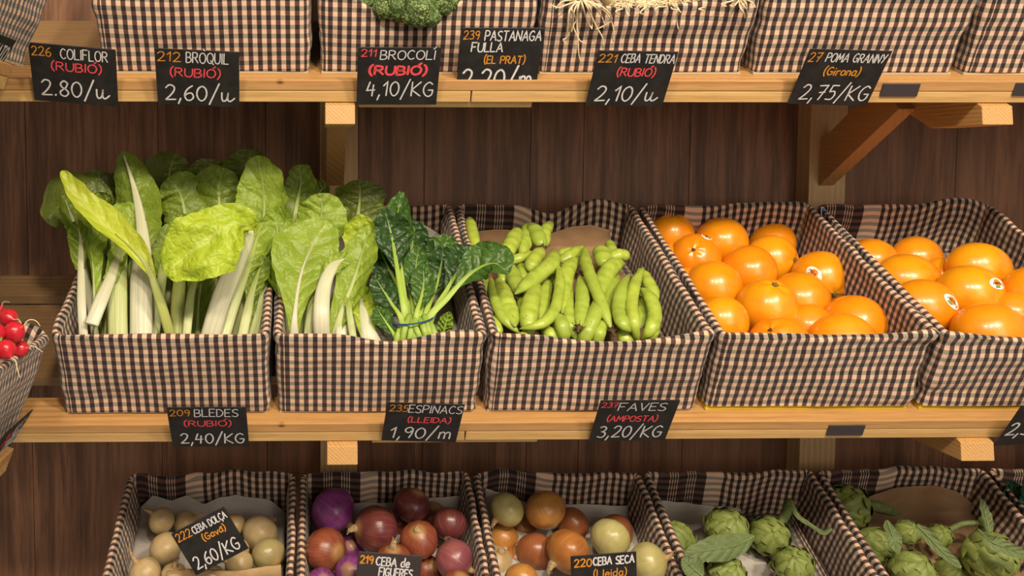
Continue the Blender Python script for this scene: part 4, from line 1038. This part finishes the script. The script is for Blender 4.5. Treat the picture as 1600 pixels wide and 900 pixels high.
chard('largest light chard leaf spread flat at the left of the second crate', [(462, 560, 1.365), (460, 500, 1.39), (470, 430, 1.43), (488, 385, 1.46), (512, 345, 1.485)], .20, [8, 16, 36, 54, 56, 44, 12], 'chard_light', 'stalk_white', (8, 3), seed=35, cup=.12, hw2=[8, 16, 30, 44, 46, 34, 10], ruf=.14, bump=.08, stalk_end=.85)
chard('slim green stalk behind the largest light leaf', [(478, 560, 1.385), (484, 500, 1.41), (492, 450, 1.44), (502, 410, 1.47), (512, 385, 1.49)], .5, [6, 12, 18, 14, 3], 'chard_mid', 'stalk_green', (7, 5), seed=36)
chard('thick white curved chard stalk in the second crate', [(506, 565, 1.365), (502, 500, 1.385), (506, 450, 1.41), (522, 415, 1.43), (550, 400, 1.45)], .62, [8, 12, 14, 10, 3], 'chard_light', 'stalk_white', (13, 9), seed=37, stalk_end=.9)
chard('chard leaf folded lengthwise with a pale base, middle of the second crate', [(520, 560, 1.385), (530, 500, 1.40), (552, 440, 1.43), (566, 395, 1.45), (578, 352, 1.46)], .18, [8, 16, 24, 30, 28, 20, 5], 'chard_light', 'stalk_green', (9, 4), seed=38, cup=.5, roll=-15)
chard('white stalk butt between the curved stalk and the wide butt', [(532, 575, 1.375), (533, 530, 1.39), (534, 495, 1.41), (540, 470, 1.43), (548, 450, 1.44)], .6, [6, 10, 12, 8, 2], 'chard_light', 'stalk_white', (10, 8), seed=39)
chard('wide white stalk butt beside the spinach bunch', [(590, 585, 1.36), (580, 540, 1.375), (570, 500, 1.395), (564, 470, 1.42), (562, 445, 1.44)], .35, [12, 15, 18, 16, 5], 'chard_bright', 'stalk_white', (19, 9), seed=40, hw2=[10, 18, 28, 24, 6], cup=.4)
chard('thin green stalk left of the wide white butt', [(560, 580, 1.355), (553, 535, 1.37), (548, 505, 1.39), (545, 480, 1.40), (546, 460, 1.42)], .7, [3, 6, 7, 5, 2], 'chard_light', 'stalk_green', (6, 5), seed=41)

# ------------------------------------------------------------------ spinach bunch, tied with a blue band: one thing
sp = thing('spinach_bunch', at_Y(650, 560, 1.385), 'dark green spinach bunch tied with a blue rubber band', 'spinach')
def spin(uvY, bs, hw, bm, sw=(5, 2.5), **k):
    pts = [inside('spinach', at_Y(*p)) for p in uvY]; q = bpy.data.objects.new('spinach_leaf', None); COL.objects.link(q); q.parent = sp; ORG[q.name] = ORG[sp.name]
    k.setdefault('ruf', .3); k.setdefault('bump', .2); k.setdefault('cup', .2)
    leaf(q, pts, bs, hw, bm, 'stalk_spin', sw, parts=('leaf_blade', 'stem'), **k)
spin([(652, 575, 1.39), (645, 495, 1.405), (618, 440, 1.45), (598, 400, 1.48), (590, 372, 1.50)], .42, [6, 20, 28, 26, 6], 'spin_dark', seed=51)
spin([(655, 575, 1.39), (648, 495, 1.40), (640, 420, 1.47), (645, 375, 1.51), (650, 345, 1.52)], .45, [6, 22, 30, 24, 6], 'spin_dark', seed=52)
spin([(660, 575, 1.39), (656, 495, 1.40), (672, 430, 1.47), (690, 395, 1.50), (700, 368, 1.52)], .45, [6, 22, 30, 26, 6], 'spin_mid', seed=53)
spin([(640, 575, 1.38), (634, 495, 1.395), (626, 420, 1.44), (618, 360, 1.48), (628, 300, 1.50)], .52, [5, 18, 26, 24, 16, 4], 'spin_mid', (5, 3), seed=54, cup=.5)
spin([(636, 575, 1.38), (632, 495, 1.39), (622, 430, 1.425), (612, 370, 1.46), (600, 325, 1.47)], .55, [5, 20, 28, 22, 5], 'spin_dark', (5, 3), seed=55)
spin([(668, 575, 1.39), (664, 500, 1.395), (682, 445, 1.44), (690, 410, 1.46), (692, 385, 1.47)], .42, [6, 20, 30, 26, 6], 'spin_dark', seed=56)
spin([(660, 575, 1.38), (656, 500, 1.39), (650, 450, 1.43), (650, 415, 1.45), (655, 385, 1.46)], .35, [5, 14, 20, 18, 5], 'spin_mid', seed=57)
spin([(650, 575, 1.38), (650, 500, 1.385), (658, 465, 1.41), (662, 440, 1.43), (660, 412, 1.44)], .35, [5, 16, 22, 18, 5], 'spin_mid', seed=58)
spin([(672, 575, 1.38), (668, 505, 1.385), (700, 465, 1.40), (735, 428, 1.41), (770, 412, 1.40), (795, 428, 1.385)], .50, [6, 22, 36, 34, 24, 4], 'spin_mid', (6, 3), seed=59, cup=.35, hw2=[6, 16, 26, 26, 20, 4], roll=-20, bump=.08, ruf=.12)
spin([(676, 575, 1.38), (672, 505, 1.39), (700, 450, 1.42), (725, 410, 1.44), (740, 385, 1.45)], .50, [6, 20, 30, 28, 6], 'spin_dark', seed=60, bump=.1)
spin([(630, 575, 1.37), (628, 505, 1.375), (612, 475, 1.39), (596, 450, 1.40), (584, 430, 1.41)], .35, [5, 14, 20, 16, 4], 'spin_dark', seed=61)
spin([(690, 575, 1.365), (690, 535, 1.365), (694, 515, 1.367), (698, 500, 1.37), (703, 487, 1.37)], .25, [3, 8, 12, 9, 2], 'spin_light', (3, 2), seed=63)
spin([(622, 570, 1.365), (618, 530, 1.37), (604, 505, 1.38), (594, 490, 1.385), (588, 478, 1.39)], .3, [4, 12, 16, 12, 3], 'spin_mid', (4, 2), seed=65)
for k, (a, b, c) in enumerate([((626, 578), (630, 525), (640, 492)), ((634, 582), (640, 530), (645, 492)), ((644, 582), (648, 530), (650, 492)), ((655, 580), (652, 530), (648, 495)),
                               ((668, 578), (655, 525), (640, 495)), ((676, 576), (664, 520), (652, 492)), ((680, 575), (672, 525), (662, 492)), ((690, 572), (680, 525), (668, 495)), ((613, 575), (620, 530), (632, 495))]):
    Yk = 1.352+.006*(k % 3)
    mb = MB(); mb.tube(curve([inside('spinach', at_Y(*a, Yk), .021), inside('spinach', at_Y(*b, Yk), .021), at_Y(*c, Yk+.035)], 10), lambda t: .0052-.0012*t, lambda t: .0042-.0012*t, 10, -CF)
    o = mb.out('cut_stem', M['stalk_spin'], sp)
mb = MB(); c0 = at_Y(642, 497, 1.395); Rb = .034
ring = [c0+CR*(Rb*1.0*math.cos(t))+(CF*.9+CU*.18)*(Rb*.95*math.sin(t))+CU*(.004*math.cos(t*1)) for t in [2*math.pi*i/48 for i in range(49)]]
mb.tube(ring, lambda t: .0012, lambda t: .0012, 8, CU, cap=False); mb.out('rubber_band', M['blue'], sp)

# ------------------------------------------------------------------ artichokes
def artichokes(key, rows, n0=.125):
    fr, Wd = BOX[key]; pos = settle(fr, [(r[1], r[2], r[3], 1) for r in rows], n0, wall=(.010, .7))
    for i, ((lab, u, v, rp, ax, asp, stem), (p, r)) in enumerate(zip(rows, pos)):
        A = screen(*ax); X1 = A.orthogonal().normalized(); Y1 = A.cross(X1); rs = random.Random(i*7+int(u))
        root = thing('artichoke', p, lab, 'artichoke', 'green artichokes')
        core = MB(); core.lathe([(r*.84*math.sin(math.pi*j/12)+.0001, -r*.84*asp*math.cos(math.pi*j/12)) for j in range(13)], p, A, 20); core.out('heart', M['arti'], root)
        # one bract, copied round the head in five rings
        def bract(Lb, Wb):
            nu, nv = 9, 9; mb = MB()
            def P(a, b):
                f = a/(nu-1); s = b/(nv-1)*2-1
                w = Wb*(1-f**3.2)**.6*(.72+.5*f*(1-f)*2)
                x = s*w; y = f*Lb
                z = -.55*x*x/(Wb)-.16*Lb*(f-.45)**2*4*.5+.0015*(1-abs(s))+(.06*Lb if f > .8 else 0)*(f-.8)
                return V((x, y, z))
            mb.grid(P, nu, nv, lambda a, b: (b/(nv-1), a/(nu-1)))
            me = bpy.data.meshes.new('bract'); me.from_pydata([tuple(q) for q in mb.v], [], mb.f); me.materials.append(M['arti'])
            me.polygons.foreach_set('use_smooth', [True]*len(me.polygons)); l = me.uv_layers.new(name='UVMap')
            l.data.foreach_set('uv', [c for f in mb.f for q in f for c in mb.uv[q]]); return me
        data = [bract(r*.95, r*.40), bract(r*.85, r*.36)]
        for ringi, (th, cnt, tilt) in enumerate([(2.25, 7, .10), (1.72, 8, .06), (1.25, 8, .02), (.82, 6, -.02), (.42, 4, -.05)]):
            for k in range(cnt):
                ph = 2*math.pi*(k+.5*(ringi % 2))/cnt+rs.uniform(-.1, .1); t = th+rs.uniform(-.06, .06)
                d = X1*math.cos(ph)+Y1*math.sin(ph)
                q = p+d*(r*.88*math.sin(t))+A*(r*.88*asp*math.cos(t))
                nrm = (d*math.sin(t)+A*math.cos(t)/asp).normalized(); up = (A-nrm*A.dot(nrm)).normalized(); up = (up+nrm*(-.10+tilt+rs.uniform(0, .10))).normalized()
                sd = up.cross(nrm).normalized(); n2 = sd.cross(up)
                sc = (1-.10*ringi)*rs.uniform(.92, 1.08)
                mt = Matrix((sd, up, n2)).transposed().to_4x4()@Matrix.Diagonal((sc, sc, sc, 1)); mt.translation = q-up*(r*.34*sc)+n2*(r*.02)-p
                o = bpy.data.objects.new('bract', data[(k+ringi) % 2]); COL.objects.link(o); o.parent = root; o.matrix_local = mt
        if stem:
            pts = [p-A*(r*asp*.75)]+[at_Y(a, b, (p.y if len(q_) == 0 else p.y+q_[0])) for a, b, *q_ in stem]
            mb = MB(); mb.tube(curve(pts, 14), lambda t: r*(.27-.05*t), lambda t: r*(.25-.05*t), 12); mb.out('stem', M['arti_stem'], root)
artichokes('art', [
 ('artichoke cut by the lower picture edge under the loose leaf', 1135, 899, 34, (.3, -.75, .55), .95, None),
 ('round artichoke in the near right of its crate', 1240, 884, 33, (-.3, -.7, .6), .95, None),
 ('pointed artichoke in the left corner leaning to the upper left', 1060, 843, 27, (-.55, -.8, .25), 1.3, None),
 ('broad artichoke behind the loose leaf, back centre', 1136, 827, 37, (.1, -.75, .6), .92, None),
 ('artichoke at the back right with its stem against the cloth', 1202, 838, 34, (-.25, -.45, .85), .98, [(1224, 810, .03), (1234, 784, .06)]),
])
artichokes('art2', [
 ('artichoke cut by the lower picture edge, front centre of the right heap', 1425, 894, 38, (.25, -.75, .6), .95, None),
 ('big artichoke at the right edge of the picture', 1546, 871, 43, (.1, .55, .8), 1.0, [(1540, 828, .05), (1536, 812, .07)]),
 ('artichoke by the left cloth below the topmost one', 1362, 855, 32, (.55, .35, .75), 1.0, None),
 ('topmost artichoke at the left with its stem lying to the right', 1324, 793, 38, (-.75, -.1, .6), 1.05, [(1372, 792, .02), (1402, 803, .04)]),
 ('small shaded artichoke in the middle of the right heap', 1417, 832, 21, (.1, -.6, .8), 1.0, None),
 ('small artichoke beside a cut stem, middle right of the heap', 1468, 838, 20, (-.2, -.5, .8), 1.0, [(1500, 820, .01), (1530, 817, .0)]),
 ('shaded artichoke low between the front centre and right edge ones', 1490, 896, 30, (.0, -.6, .8), 1.0, None),
])
def loose(label, uvY, hw, **k):
    plant('artichoke_leaf', label, 'artichoke leaf', 'loose artichoke leaves', uvY, .0, hw, 'arti_leaf', 'arti_stem', (2.2, 1.2), parts=('leaf_blade', 'midrib'), stalk_end=.95, **k)
loose('loose grey green leaf lying across three artichokes', [(1178, 838, 1.508), (1150, 852, 1.495), (1120, 858, 1.487), (1092, 862, 1.485), (1070, 866, 1.485)], [3, 16, 20, 18, 13, 3], seed=71, cup=-.1, bump=.08, ruf=.1)
loose('shaded leaf low in the left corner of the five artichoke crate', [(1098, 900, 1.47), (1085, 890, 1.475), (1074, 880, 1.48), (1066, 872, 1.485)], [4, 16, 18, 10, 3], seed=72)
loose('long narrow leaf arching over the right cloth of the five artichoke crate', [(1236, 782, 1.62), (1246, 806, 1.60), (1266, 820, 1.585), (1286, 832, 1.57), (1300, 826, 1.565)], [2, 4, 3.5, 3, 3.5, 2], seed=73)
loose('narrow pointed leaf slanting down the middle of the right heap', [(1432, 820, 1.505), (1450, 838, 1.50), (1470, 860, 1.492), (1488, 876, 1.485), (1502, 887, 1.48)], [3, 9, 10, 8, 6, 2], seed=74, cup=.3)
loose('curled leaf between the left pair of the right heap', [(1386, 814, 1.53), (1392, 832, 1.51), (1398, 848, 1.50), (1404, 866, 1.495)], [3, 11, 13, 9, 2], seed=75)
loose('upright pointed leaf at the right cloth of the right heap', [(1546, 832, 1.56), (1542, 815, 1.57), (1537, 797, 1.58), (1532, 779, 1.59)], [3, 7, 8, 6, 2], seed=76, cup=.5)
loose('ragged leaf lying over the big right artichoke', [(1528, 828, 1.50), (1548, 846, 1.47), (1572, 856, 1.462), (1602, 868, 1.46)], [4, 9, 11, 10, 8], seed=77, bump=.2)

# green leaves and paper in the last crate
for k, (lab, q) in enumerate([('dark green leaf at the back of the last crate, lower right corner', [(1600, 850, 1.60), (1592, 810, 1.64), (1584, 780, 1.66), (1578, 752, 1.67)]),
                              ('dark green leaf cut by the right picture edge in the last crate', [(1630, 860, 1.58), (1622, 810, 1.62), (1612, 780, 1.64), (1604, 758, 1.65)])]):
    plant('lettuce_leaf', lab, 'lettuce', 'dark lettuce leaves', q, .05, [12, 24, 26, 20, 6], 'green_leaf', 'stalk_spin', (3, 2), seed=80+k, parts=('leaf_blade', 'midrib'), bump=.2)
paper('last', 'brown paper sheet at the left wall of the last crate', 'paper_brown', .085, .32, [.14, .12, .09, .08], 17)

# ------------------------------------------------------------------ radishes
fr, Wd = BOX['radish']
for i, (lab, u, v, rp, Y, rd) in enumerate([
 ('radish at the back of the heap by the left picture edge, upper', 13, 497, 15, 1.22, (.6, .1, .5)), ('large radish facing us in the middle of the radish heap', 22, 519, 17, 1.19, (.8, -.5, .2)),
 ('radish at the front left of the radish heap with a curled root', 9, 546, 16, 1.15, (.6, .6, .5)), ('small radish tucked at the right against the cloth', 32, 545, 13, 1.205, (.9, -.1, .3)),
 ('radish half cut by the left picture edge', -6, 520, 15, 1.18, (.2, .7, .5)), ('radish at the very back touching the left picture edge', -4, 488, 13, 1.25, (.5, -.5, .4))]):
    p = at_Y(u, v, Y); r = px2m(rp, p); A = screen(*rd)
    mb = MB(); mb.lathe([(r*a, r*b) for a, b in [(.06, -1.0), (.3, -.96), (.66, -.74), (.93, -.35), (1, .02), (.94, .36), (.74, .68), (.44, .9), (.18, 1.05), (.05, 1.25)]], p, A, 24, fn=lambda t, f: 1+.02*math.cos(3*t+i))
    o = mb.out('radish', M['radish'], None, org=p); tag(o, lab, 'radish', 'red radishes')
    t0 = p+A*r*1.15; S1 = A.cross(CF).normalized()
    mb = MB(); mb.tube(curve([t0, t0+A*r*.7+S1*r*.2, t0+A*r*1.4-CU*r*.2, t0+A*r*2.0-CU*r*(.6 if i != 1 else 1.0)], 12), lambda t: r*.06*(1-.8*t)+.0002, lambda t: r*.06*(1-.8*t)+.0002, 6); mb.out('root', M['rootwhite'], o)
    b0 = p-A*r*.95; mb = MB()
    for k in range(5):
        d = (A.orthogonal()*math.cos(k*1.26)+A.cross(A.orthogonal())*math.sin(k*1.26)).normalized()
        mb.tube(curve([b0, b0-A*r*.3+d*r*.1, b0-A*r*.6+d*r*.3], 5), lambda t: r*.09, lambda t: r*.06, 6)
    mb.out('leaf_stubs', M['stalk_spin'], o)

# ------------------------------------------------------------------ broccoli and spring onions on the top shelf
br = thing('broccoli', at_Y(640, 10, 1.42), 'green broccoli head bulging over the sagging rim, top shelf', 'broccoli')
def floret(u, v, Y, rp, sd):
    c = at_Y(u, v, Y); r = px2m(rp, c)
    bm_ = __import__('bmesh').new(); __import__('bmesh').ops.create_icosphere(bm_, subdivisions=5, radius=1.0)
    vs = []
    for q in bm_.verts:
        d = q.co.normalized()
        h = 1+.10*nz(d.x*3+sd, d.y*3, d.z*3)+.075*abs(nz(d.x*9+sd, d.y*9, d.z*9))+.07*abs(nz(d.x*22, d.y*22+sd, d.z*22))
        vs.append(c+d*(r*h))
    fs = [tuple(x.index for x in f.verts) for f in bm_.faces]; bm_.free()
    mesh('floret', vs, fs, M['broccoli'], br)
for k, f in enumerate([(585, -6, 1.40, 34), (622, 4, 1.37, 30), (655, 14, 1.355, 28), (690, -2, 1.37, 28), (566, 0, 1.385, 22), (704, 2, 1.375, 16), (655, 28, 1.35, 15), (640, -25, 1.40, 40), (672, 26, 1.352, 16), (600, 12, 1.365, 18), (560, -14, 1.42, 20), (702, -18, 1.40, 22), (640, 24, 1.352, 14)]): floret(*f, k*2.3)
mb = MB(); mb.tube(curve([at_Y(640, 0, 1.42), at_Y(645, -20, 1.47), at_Y(650, -40, 1.53)], 8), lambda t: .022, lambda t: .022, 14); mb.out('stem', M['stalk_spin'], br)

rs = random.Random(5)
SOG = 'spring onions with hanging roots'
def spring_onion(label, u, v, Y, rp, strands, tuft):
    p = at_Y(u, v, Y); r = px2m(rp, p); A = (CF*.8+CU*.45+CR*rs.uniform(-.2, .2)).normalized()
    root = thing('spring_onion', p, label, 'spring onion', SOG)
    mb = MB(); mb.lathe([(r*a, r*b) for a, b in [(.05, -1.0), (.4, -.93), (.8, -.6), (1, -.05), (.95, .5), (.75, 1.1), (.55, 1.8), (.45, 3.0), (.42, 5.0)]], p, A, 22); mb.out('bulb', M['on_white'], root)
    b = p-A*r*.95; mb = MB(); n = 0
    for k in range(tuft):
        a = rs.uniform(0, 6.28); q = rs.uniform(.3, 1.15)*r; dx = math.cos(a)*q; dz = math.sin(a)*q*.6
        e = b+CR*dx*1.2+CU*(dz+.25*r)-CF*rs.uniform(.05, .35)*r
        mid_ = b.lerp(e, .5)+CR*rs.uniform(-.3, .3)*r+CU*rs.uniform(0, .3)*r-CF*.3*r
        mb.tube(curve([b, mid_, e+CU*rs.uniform(-.5, .1)*r], 8), lambda t: .0009*(1-.4*t), lambda t: .0009*(1-.4*t), 5)
    for st in strands:
        pts = [b]+[at_Y(a, c, 1.335 - .0*(c) + (.447*(c+20)/1073 if c > 20 else 0)) for a, c in st]
        mb.tube(curve(pts, 5*len(pts)), lambda t: .0014*(1-.45*t), lambda t: .0014*(1-.45*t), 6)
    mb.out('root_tuft', M['rootwhite'], root)
spring_onion('spring onion whose roots hang longest over the rim at left', 905, -6, 1.38, 20, [
  [(880, 2), (868, 14)], [(893, 12), (900, 30), (896, 42), (905, 62), (911, 66)], [(903, 10), (901, 32), (903, 55), (904, 82), (907, 97)], [(910, 8), (916, 28), (925, 46)], [(898, 14), (895, 38), (893, 50)],
  [(921, 10), (925, 28), (925, 46)], [(927, 8), (938, 22), (944, 36), (943, 44)], [(932, 8), (950, 24), (958, 42), (959, 64)], [(940, 10), (956, 30), (940, 42), (931, 46)], [(884, 8), (874, 12), (861, 8)], [(915, 6), (931, 40), (941, 58), (943, 72)], [(890, 16), (886, 56), (880, 62), (884, 69)]], 60)
spring_onion('spring onion with white bulb showing right of the hanging roots', 968, 6, 1.395, 23, [[(962, 18), (968, 24)], [(980, 22), (984, 24)]], 70)
spring_onion('spring onion with white bulb in the middle of the sagging rim', 1044, 3, 1.40, 29, [[(1026, 12), (1022, 30), (1019, 35)], [(1060, 14), (1057, 30), (1060, 46)], [(1050, 14), (1060, 16), (1064, 20)]], 80)
spring_onion('spring onion with a matted root ball at the right of the sagging rim', 1098, 4, 1.395, 22, [[(1092, 14), (1100, 16)]], 90)
spring_onion('spring onion with a root ball between the two white bulbs', 1006, 6, 1.385, 18, [[(1000, 20), (1006, 22)]], 100)
spring_onion('spring onion with roots hanging at the right end of the rim', 1150, -6, 1.38, 18, [[(1128, 6), (1135, 10)], [(1156, 10), (1162, 20), (1164, 28)], [(1165, 4), (1168, 22), (1170, 28)], [(1172, 2), (1178, 8), (1180, 12)], [(1150, 6), (1146, 10), (1140, 8)], [(1160, 6), (1166, 14)]], 60)

# ------------------------------------------------------------------ price signs
def L4(tnum, nc, tname, torg, oc, tprice, **o):
    q = dict(num=(.03, .80, .22, .15), name=(.36, .79, .55, .15), org=(.24, .57, .58, .14), price=(.14, .13, .82, .24)); q.update(o)
    r = [("number", tnum, nc, *q["num"], .0015), ("name", tname, "white", *q["name"], .0016), ("origin", torg, oc, *q["org"], q.get("ow", .0018)), ("price", tprice, "white", *q["price"], q.get("pw", .0023))]
    return [x for x in r if x[1]]
YS = 1.362
sign('chalk price card for cauliflower, number 226, leftmost whole card of the top row', 116, 118, YS, -5.5, L4('226', 'orange', 'COLIFLOR', "(RUBIO')", 'red', '2.80/u', name=(.36, .78, .54, .17), price=(.10, .12, .80, .27)), w=.118, h=.094)
sign('chalk price card for green cabbage, number 212, second in the top row', 309, 123, YS, -3.0, L4('212', 'orange', 'BRO`QUIL', "(RUBIO')", 'red', '2,60/u', num=(.03, .79, .27, .16), name=(.37, .78, .50, .18), org=(.17, .53, .60,.145), price=(.10, .10, .84, .27)), w=.116, h=.0915)
sign('chalk price card for broccoli, red number 211, in front of the joined rail', 622, 120, YS, 0, L4('211', 'red', "BROCOLI'", "(RUBIO')", 'red', '4,10/KG', num=(.04, .85, .18, .12), name=(.27, .80, .66, .15), org=(.14, .54, .70,.145), ow=.0034, price=(.12, .16, .82, .25), pw=.0021), w=.115, h=.094)
sign('chalk price card for leafy carrots, tucked behind the rail', 780, 98, 1.372, 0, [('number', '239', 'orange', .03, .84, .19, .12, .0013), ('name', 'PASTANAGA', 'white', .29, .82, .68, .14, .0017), ('name', 'FULLA', 'white', .14, .66, .38, .13, .0018), ('origin', '(EL PRAT)', 'orange', .31, .49, .50, .11, .0016), ('price', '2,20/m', 'white', .06, .12, .86, .28, .0028)], w=.1155, h=.106, lean=32)
sign('chalk price card for spring onions, number 221, right of the splice plate', 986, 124, YS, -1.0, L4('221', 'orange', 'CEBA TENDRA', "(RUBIO')", 'red', '2,10/u', num=(.03, .80, .22, .14), name=(.31, .80, .67, .15), org=(.30, .56, .48,.14), price=(.10, .10, .80, .27)), w=.112, h=.091)
sign('chalk price card for apples, orange number 27, right end of the top row', 1311, 122, YS, -1.6, L4('27', 'orange', 'POMA GRANNY', '(Girona)', 'orange', '2,75/KG', num=(.03, .78, .14, .16), name=(.24, .79, .72, .15), org=(.28, .55, .44,.14), price=(.11, .10, .84, .27), pw=.0021), w=.117, h=.091)
sign('chalk price card for chard, number 209, on the middle rail', 326, 668, YS, 0, L4('209', 'orange', 'BLEDES', "(RUBIO')", 'red', '2,40/KG', num=(.03, .80, .25, .15), name=(.34, .78, .55, .18), org=(.19, .54, .60,.135), price=(.12, .10, .82, .25)), w=.112, h=.091)
sign('chalk price card for spinach, number 235, under the spinach crate', 660, 661, YS, -3.2, L4('235', 'orange', 'ESPINACS', '(LLEIDA)', 'red', '1,90/m', num=(.04, .79, .24, .16), name=(.29, .77, .69, .19), org=(.30, .52, .56,.135), price=(.10, .10, .80, .28)), w=.1105, h=.088)
sign('chalk price card for broad beans, red number 237, under the bean crate', 990, 658, YS, 0, L4('237', 'red', 'FAVES', '(AMPOSTA)', 'red', '3,20/KG', num=(.03, .84, .20, .12), name=(.25, .76, .60, .18), org=(.15, .50, .64,.135), price=(.09, .10, .82, .28)), w=.1135, h=.094)
sign('chalk price card cut by the right picture edge, on the middle rail', 1636, 664, YS, 3, [('price', '2,30/KG', 'white', .04, .28, .82, .30, .003)], w=.114, h=.094)
# cards of the left side unit, turned like its shelf
frs = BOX['radish'][0]
al = math.radians(33)
def side_sign(label, P_top, lines, w=.116, h=.094):
    Xd = V((0, 1, 0)); Zd = V((math.sin(al), 0, math.cos(al))); c = P_top-Xd*(w/2)-Zd*(h/2)
    d = c-CAM; u = PX+FOC*d.dot(CR)/d.dot(CF); v = PY-FOC*d.dot(CU)/d.dot(CF)
    sign(label, u, v, c.y, 0, lines, w, h, X_=Xd, Z_=Zd)
side_sign('chalk price card for garlic shoots on the left side shelf', at_Y(52, 640, 1.30), [('name', 'ALLS', 'white', .50, .72, .32, .20, .003), ('name', 'TENDRES', 'white', .42, .48, .56, .20, .003), ('number', '28', 'red', .22, .70, .16, .18, .003), ('origin', '(PRAT)', 'red', .40, .27, .48, .14, .002), ('price', '1,20/m', 'white', .30, .04, .66, .20, .0026)])
side_sign('chalk price card ending in ATO at the upper left corner', at_Y(26, 64, 1.215), [('name', 'TOMATO', 'white', .30, .66, .64, .22, .003), ('origin', '(PRAT)', 'red', .36, .40, .52, .18, .003), ('price', '1,95/KG', 'white', .10, .08, .70, .24, .003)])
# cards standing in the bottom crates
def nrm_sign(label, corners, Y, lines, lean, roll, w, h):
    sign(label, corners[0], corners[1], Y, roll, lines, w, h, lean=lean)
sign('chalk price card for sweet onions, number 222, standing tilted among white onions', 328, 846, 1.462, 28.5, L4('222', 'orange', 'CEBA DOLC;A', '(Gava~)', 'orange', '2,60/KG', num=(.04, .78, .26, .17), name=(.34, .78, .62, .15), org=(.42, .56, .42,.135), price=(.08, .10, .82, .26), pw=.0022), w=.094, h=.079, lean=5)
sign('dark grey price card for figueres onions, number 219, at the lower picture edge', 606, 905, 1.455, -5, [('number', '219', 'orange', .04, .78, .20, .15, .0022), ('name', 'CEBA de', 'white', .29, .76, .52, .16, .0022), ('name', 'FIGUERES', 'white', .35, .56, .52, .16, .0022)], w=.100, h=.085, lean=5, boardm='tagblank')
sign('chalk price card for dry onions, number 220, at the lower picture edge', 944, 905, 1.455, 4, [('number', '220', 'orange', .05, .78, .26, .15, .0020), ('name', 'CEBA SECA', 'white', .34, .79, .62, .15, .0022), ('origin', '(Lleida)', 'orange', .34, .55, .50, .14, .0017)], w=.103, h=.085, lean=5)

def blank(label, u, v, w=.0545, h=.0195):
    k = 0 if v < 400 else 1; fr = shelf_frame(k); d = ray(u, v); es = fr.es
    q = (fr.O+es*(-.0212)-CAM).dot(es)/d.dot(es); c = CAM+d*q
    f = lambda x, y, z: c+V((1, 0, 0))*x+fr.en*y-es*z
    o = MB().box((-w/2, -h/2, -.0019), (w/2, h/2, .0), f).out('blank_tag', M['tagblank'], None, False, uv=False); bevel(o, .0005, 1); tag(o, label, 'tag', 'small blank rail tags')
blank('small blank dark tag on the top rail right of the apple card', 1407, 141)
blank('small blank dark tag on the top rail at the right picture edge', 1614, 140)
blank('small blank dark tag on the middle rail at right', 1322, 673)

# oval sticker stuck to the cloth of the outer orange crate, staple, crate divider
fr, Wd = BOX['orange2']
p = at_Y(1287, 333, 1.69); d = CF; N = (-CF*.9+CR*.3+CU*.2).normalized()
def oval(rx, ry, off, name, m, par=None):
    U = (CU-N*CU.dot(N)).normalized(); S = U.cross(N); mb = MB()
    ring = lambda z: [p+S*(rx*math.cos(t))+U*(ry*math.sin(t))+N*(off+z) for t in [2*math.pi*k/32 for k in range(32)]]
    mb.add(ring(0)+ring(-.0006), [tuple(range(32)), tuple(range(32, 64))[::-1]]+[(k, 32+k, 32+(k+1) % 32, (k+1) % 32) for k in range(32)])
    return mb.out(name, M[m], par, False)
o = oval(.0058, .0108, 0, 'fruit_sticker', 'white'); tag(o, 'small blue oval sticker stuck on the back left cloth of the outer orange crate', 'sticker')
oval(.0046, .0094, .0005, 'blue_print', 'stickblue', o)
fr, Wd = BOX['white']
def Pd(i, j):
    a = .10+(.185)*i/16; return fr(a, .185+.004*math.sin(i*.5)+.001*j/4, .05+(.088+.010*i/16+.003*nz(i*.7))*j/4)
mb = MB(); mb.grid(Pd, 17, 5); o = mb.out('cardboard_divider', M['card'], None, True, uv=False); tag(o, 'strip of brown corrugated cardboard across the front of the white onions', 'cardboard')
s_ = o.modifiers.new('thickness', 'SOLIDIFY'); s_.thickness = .003
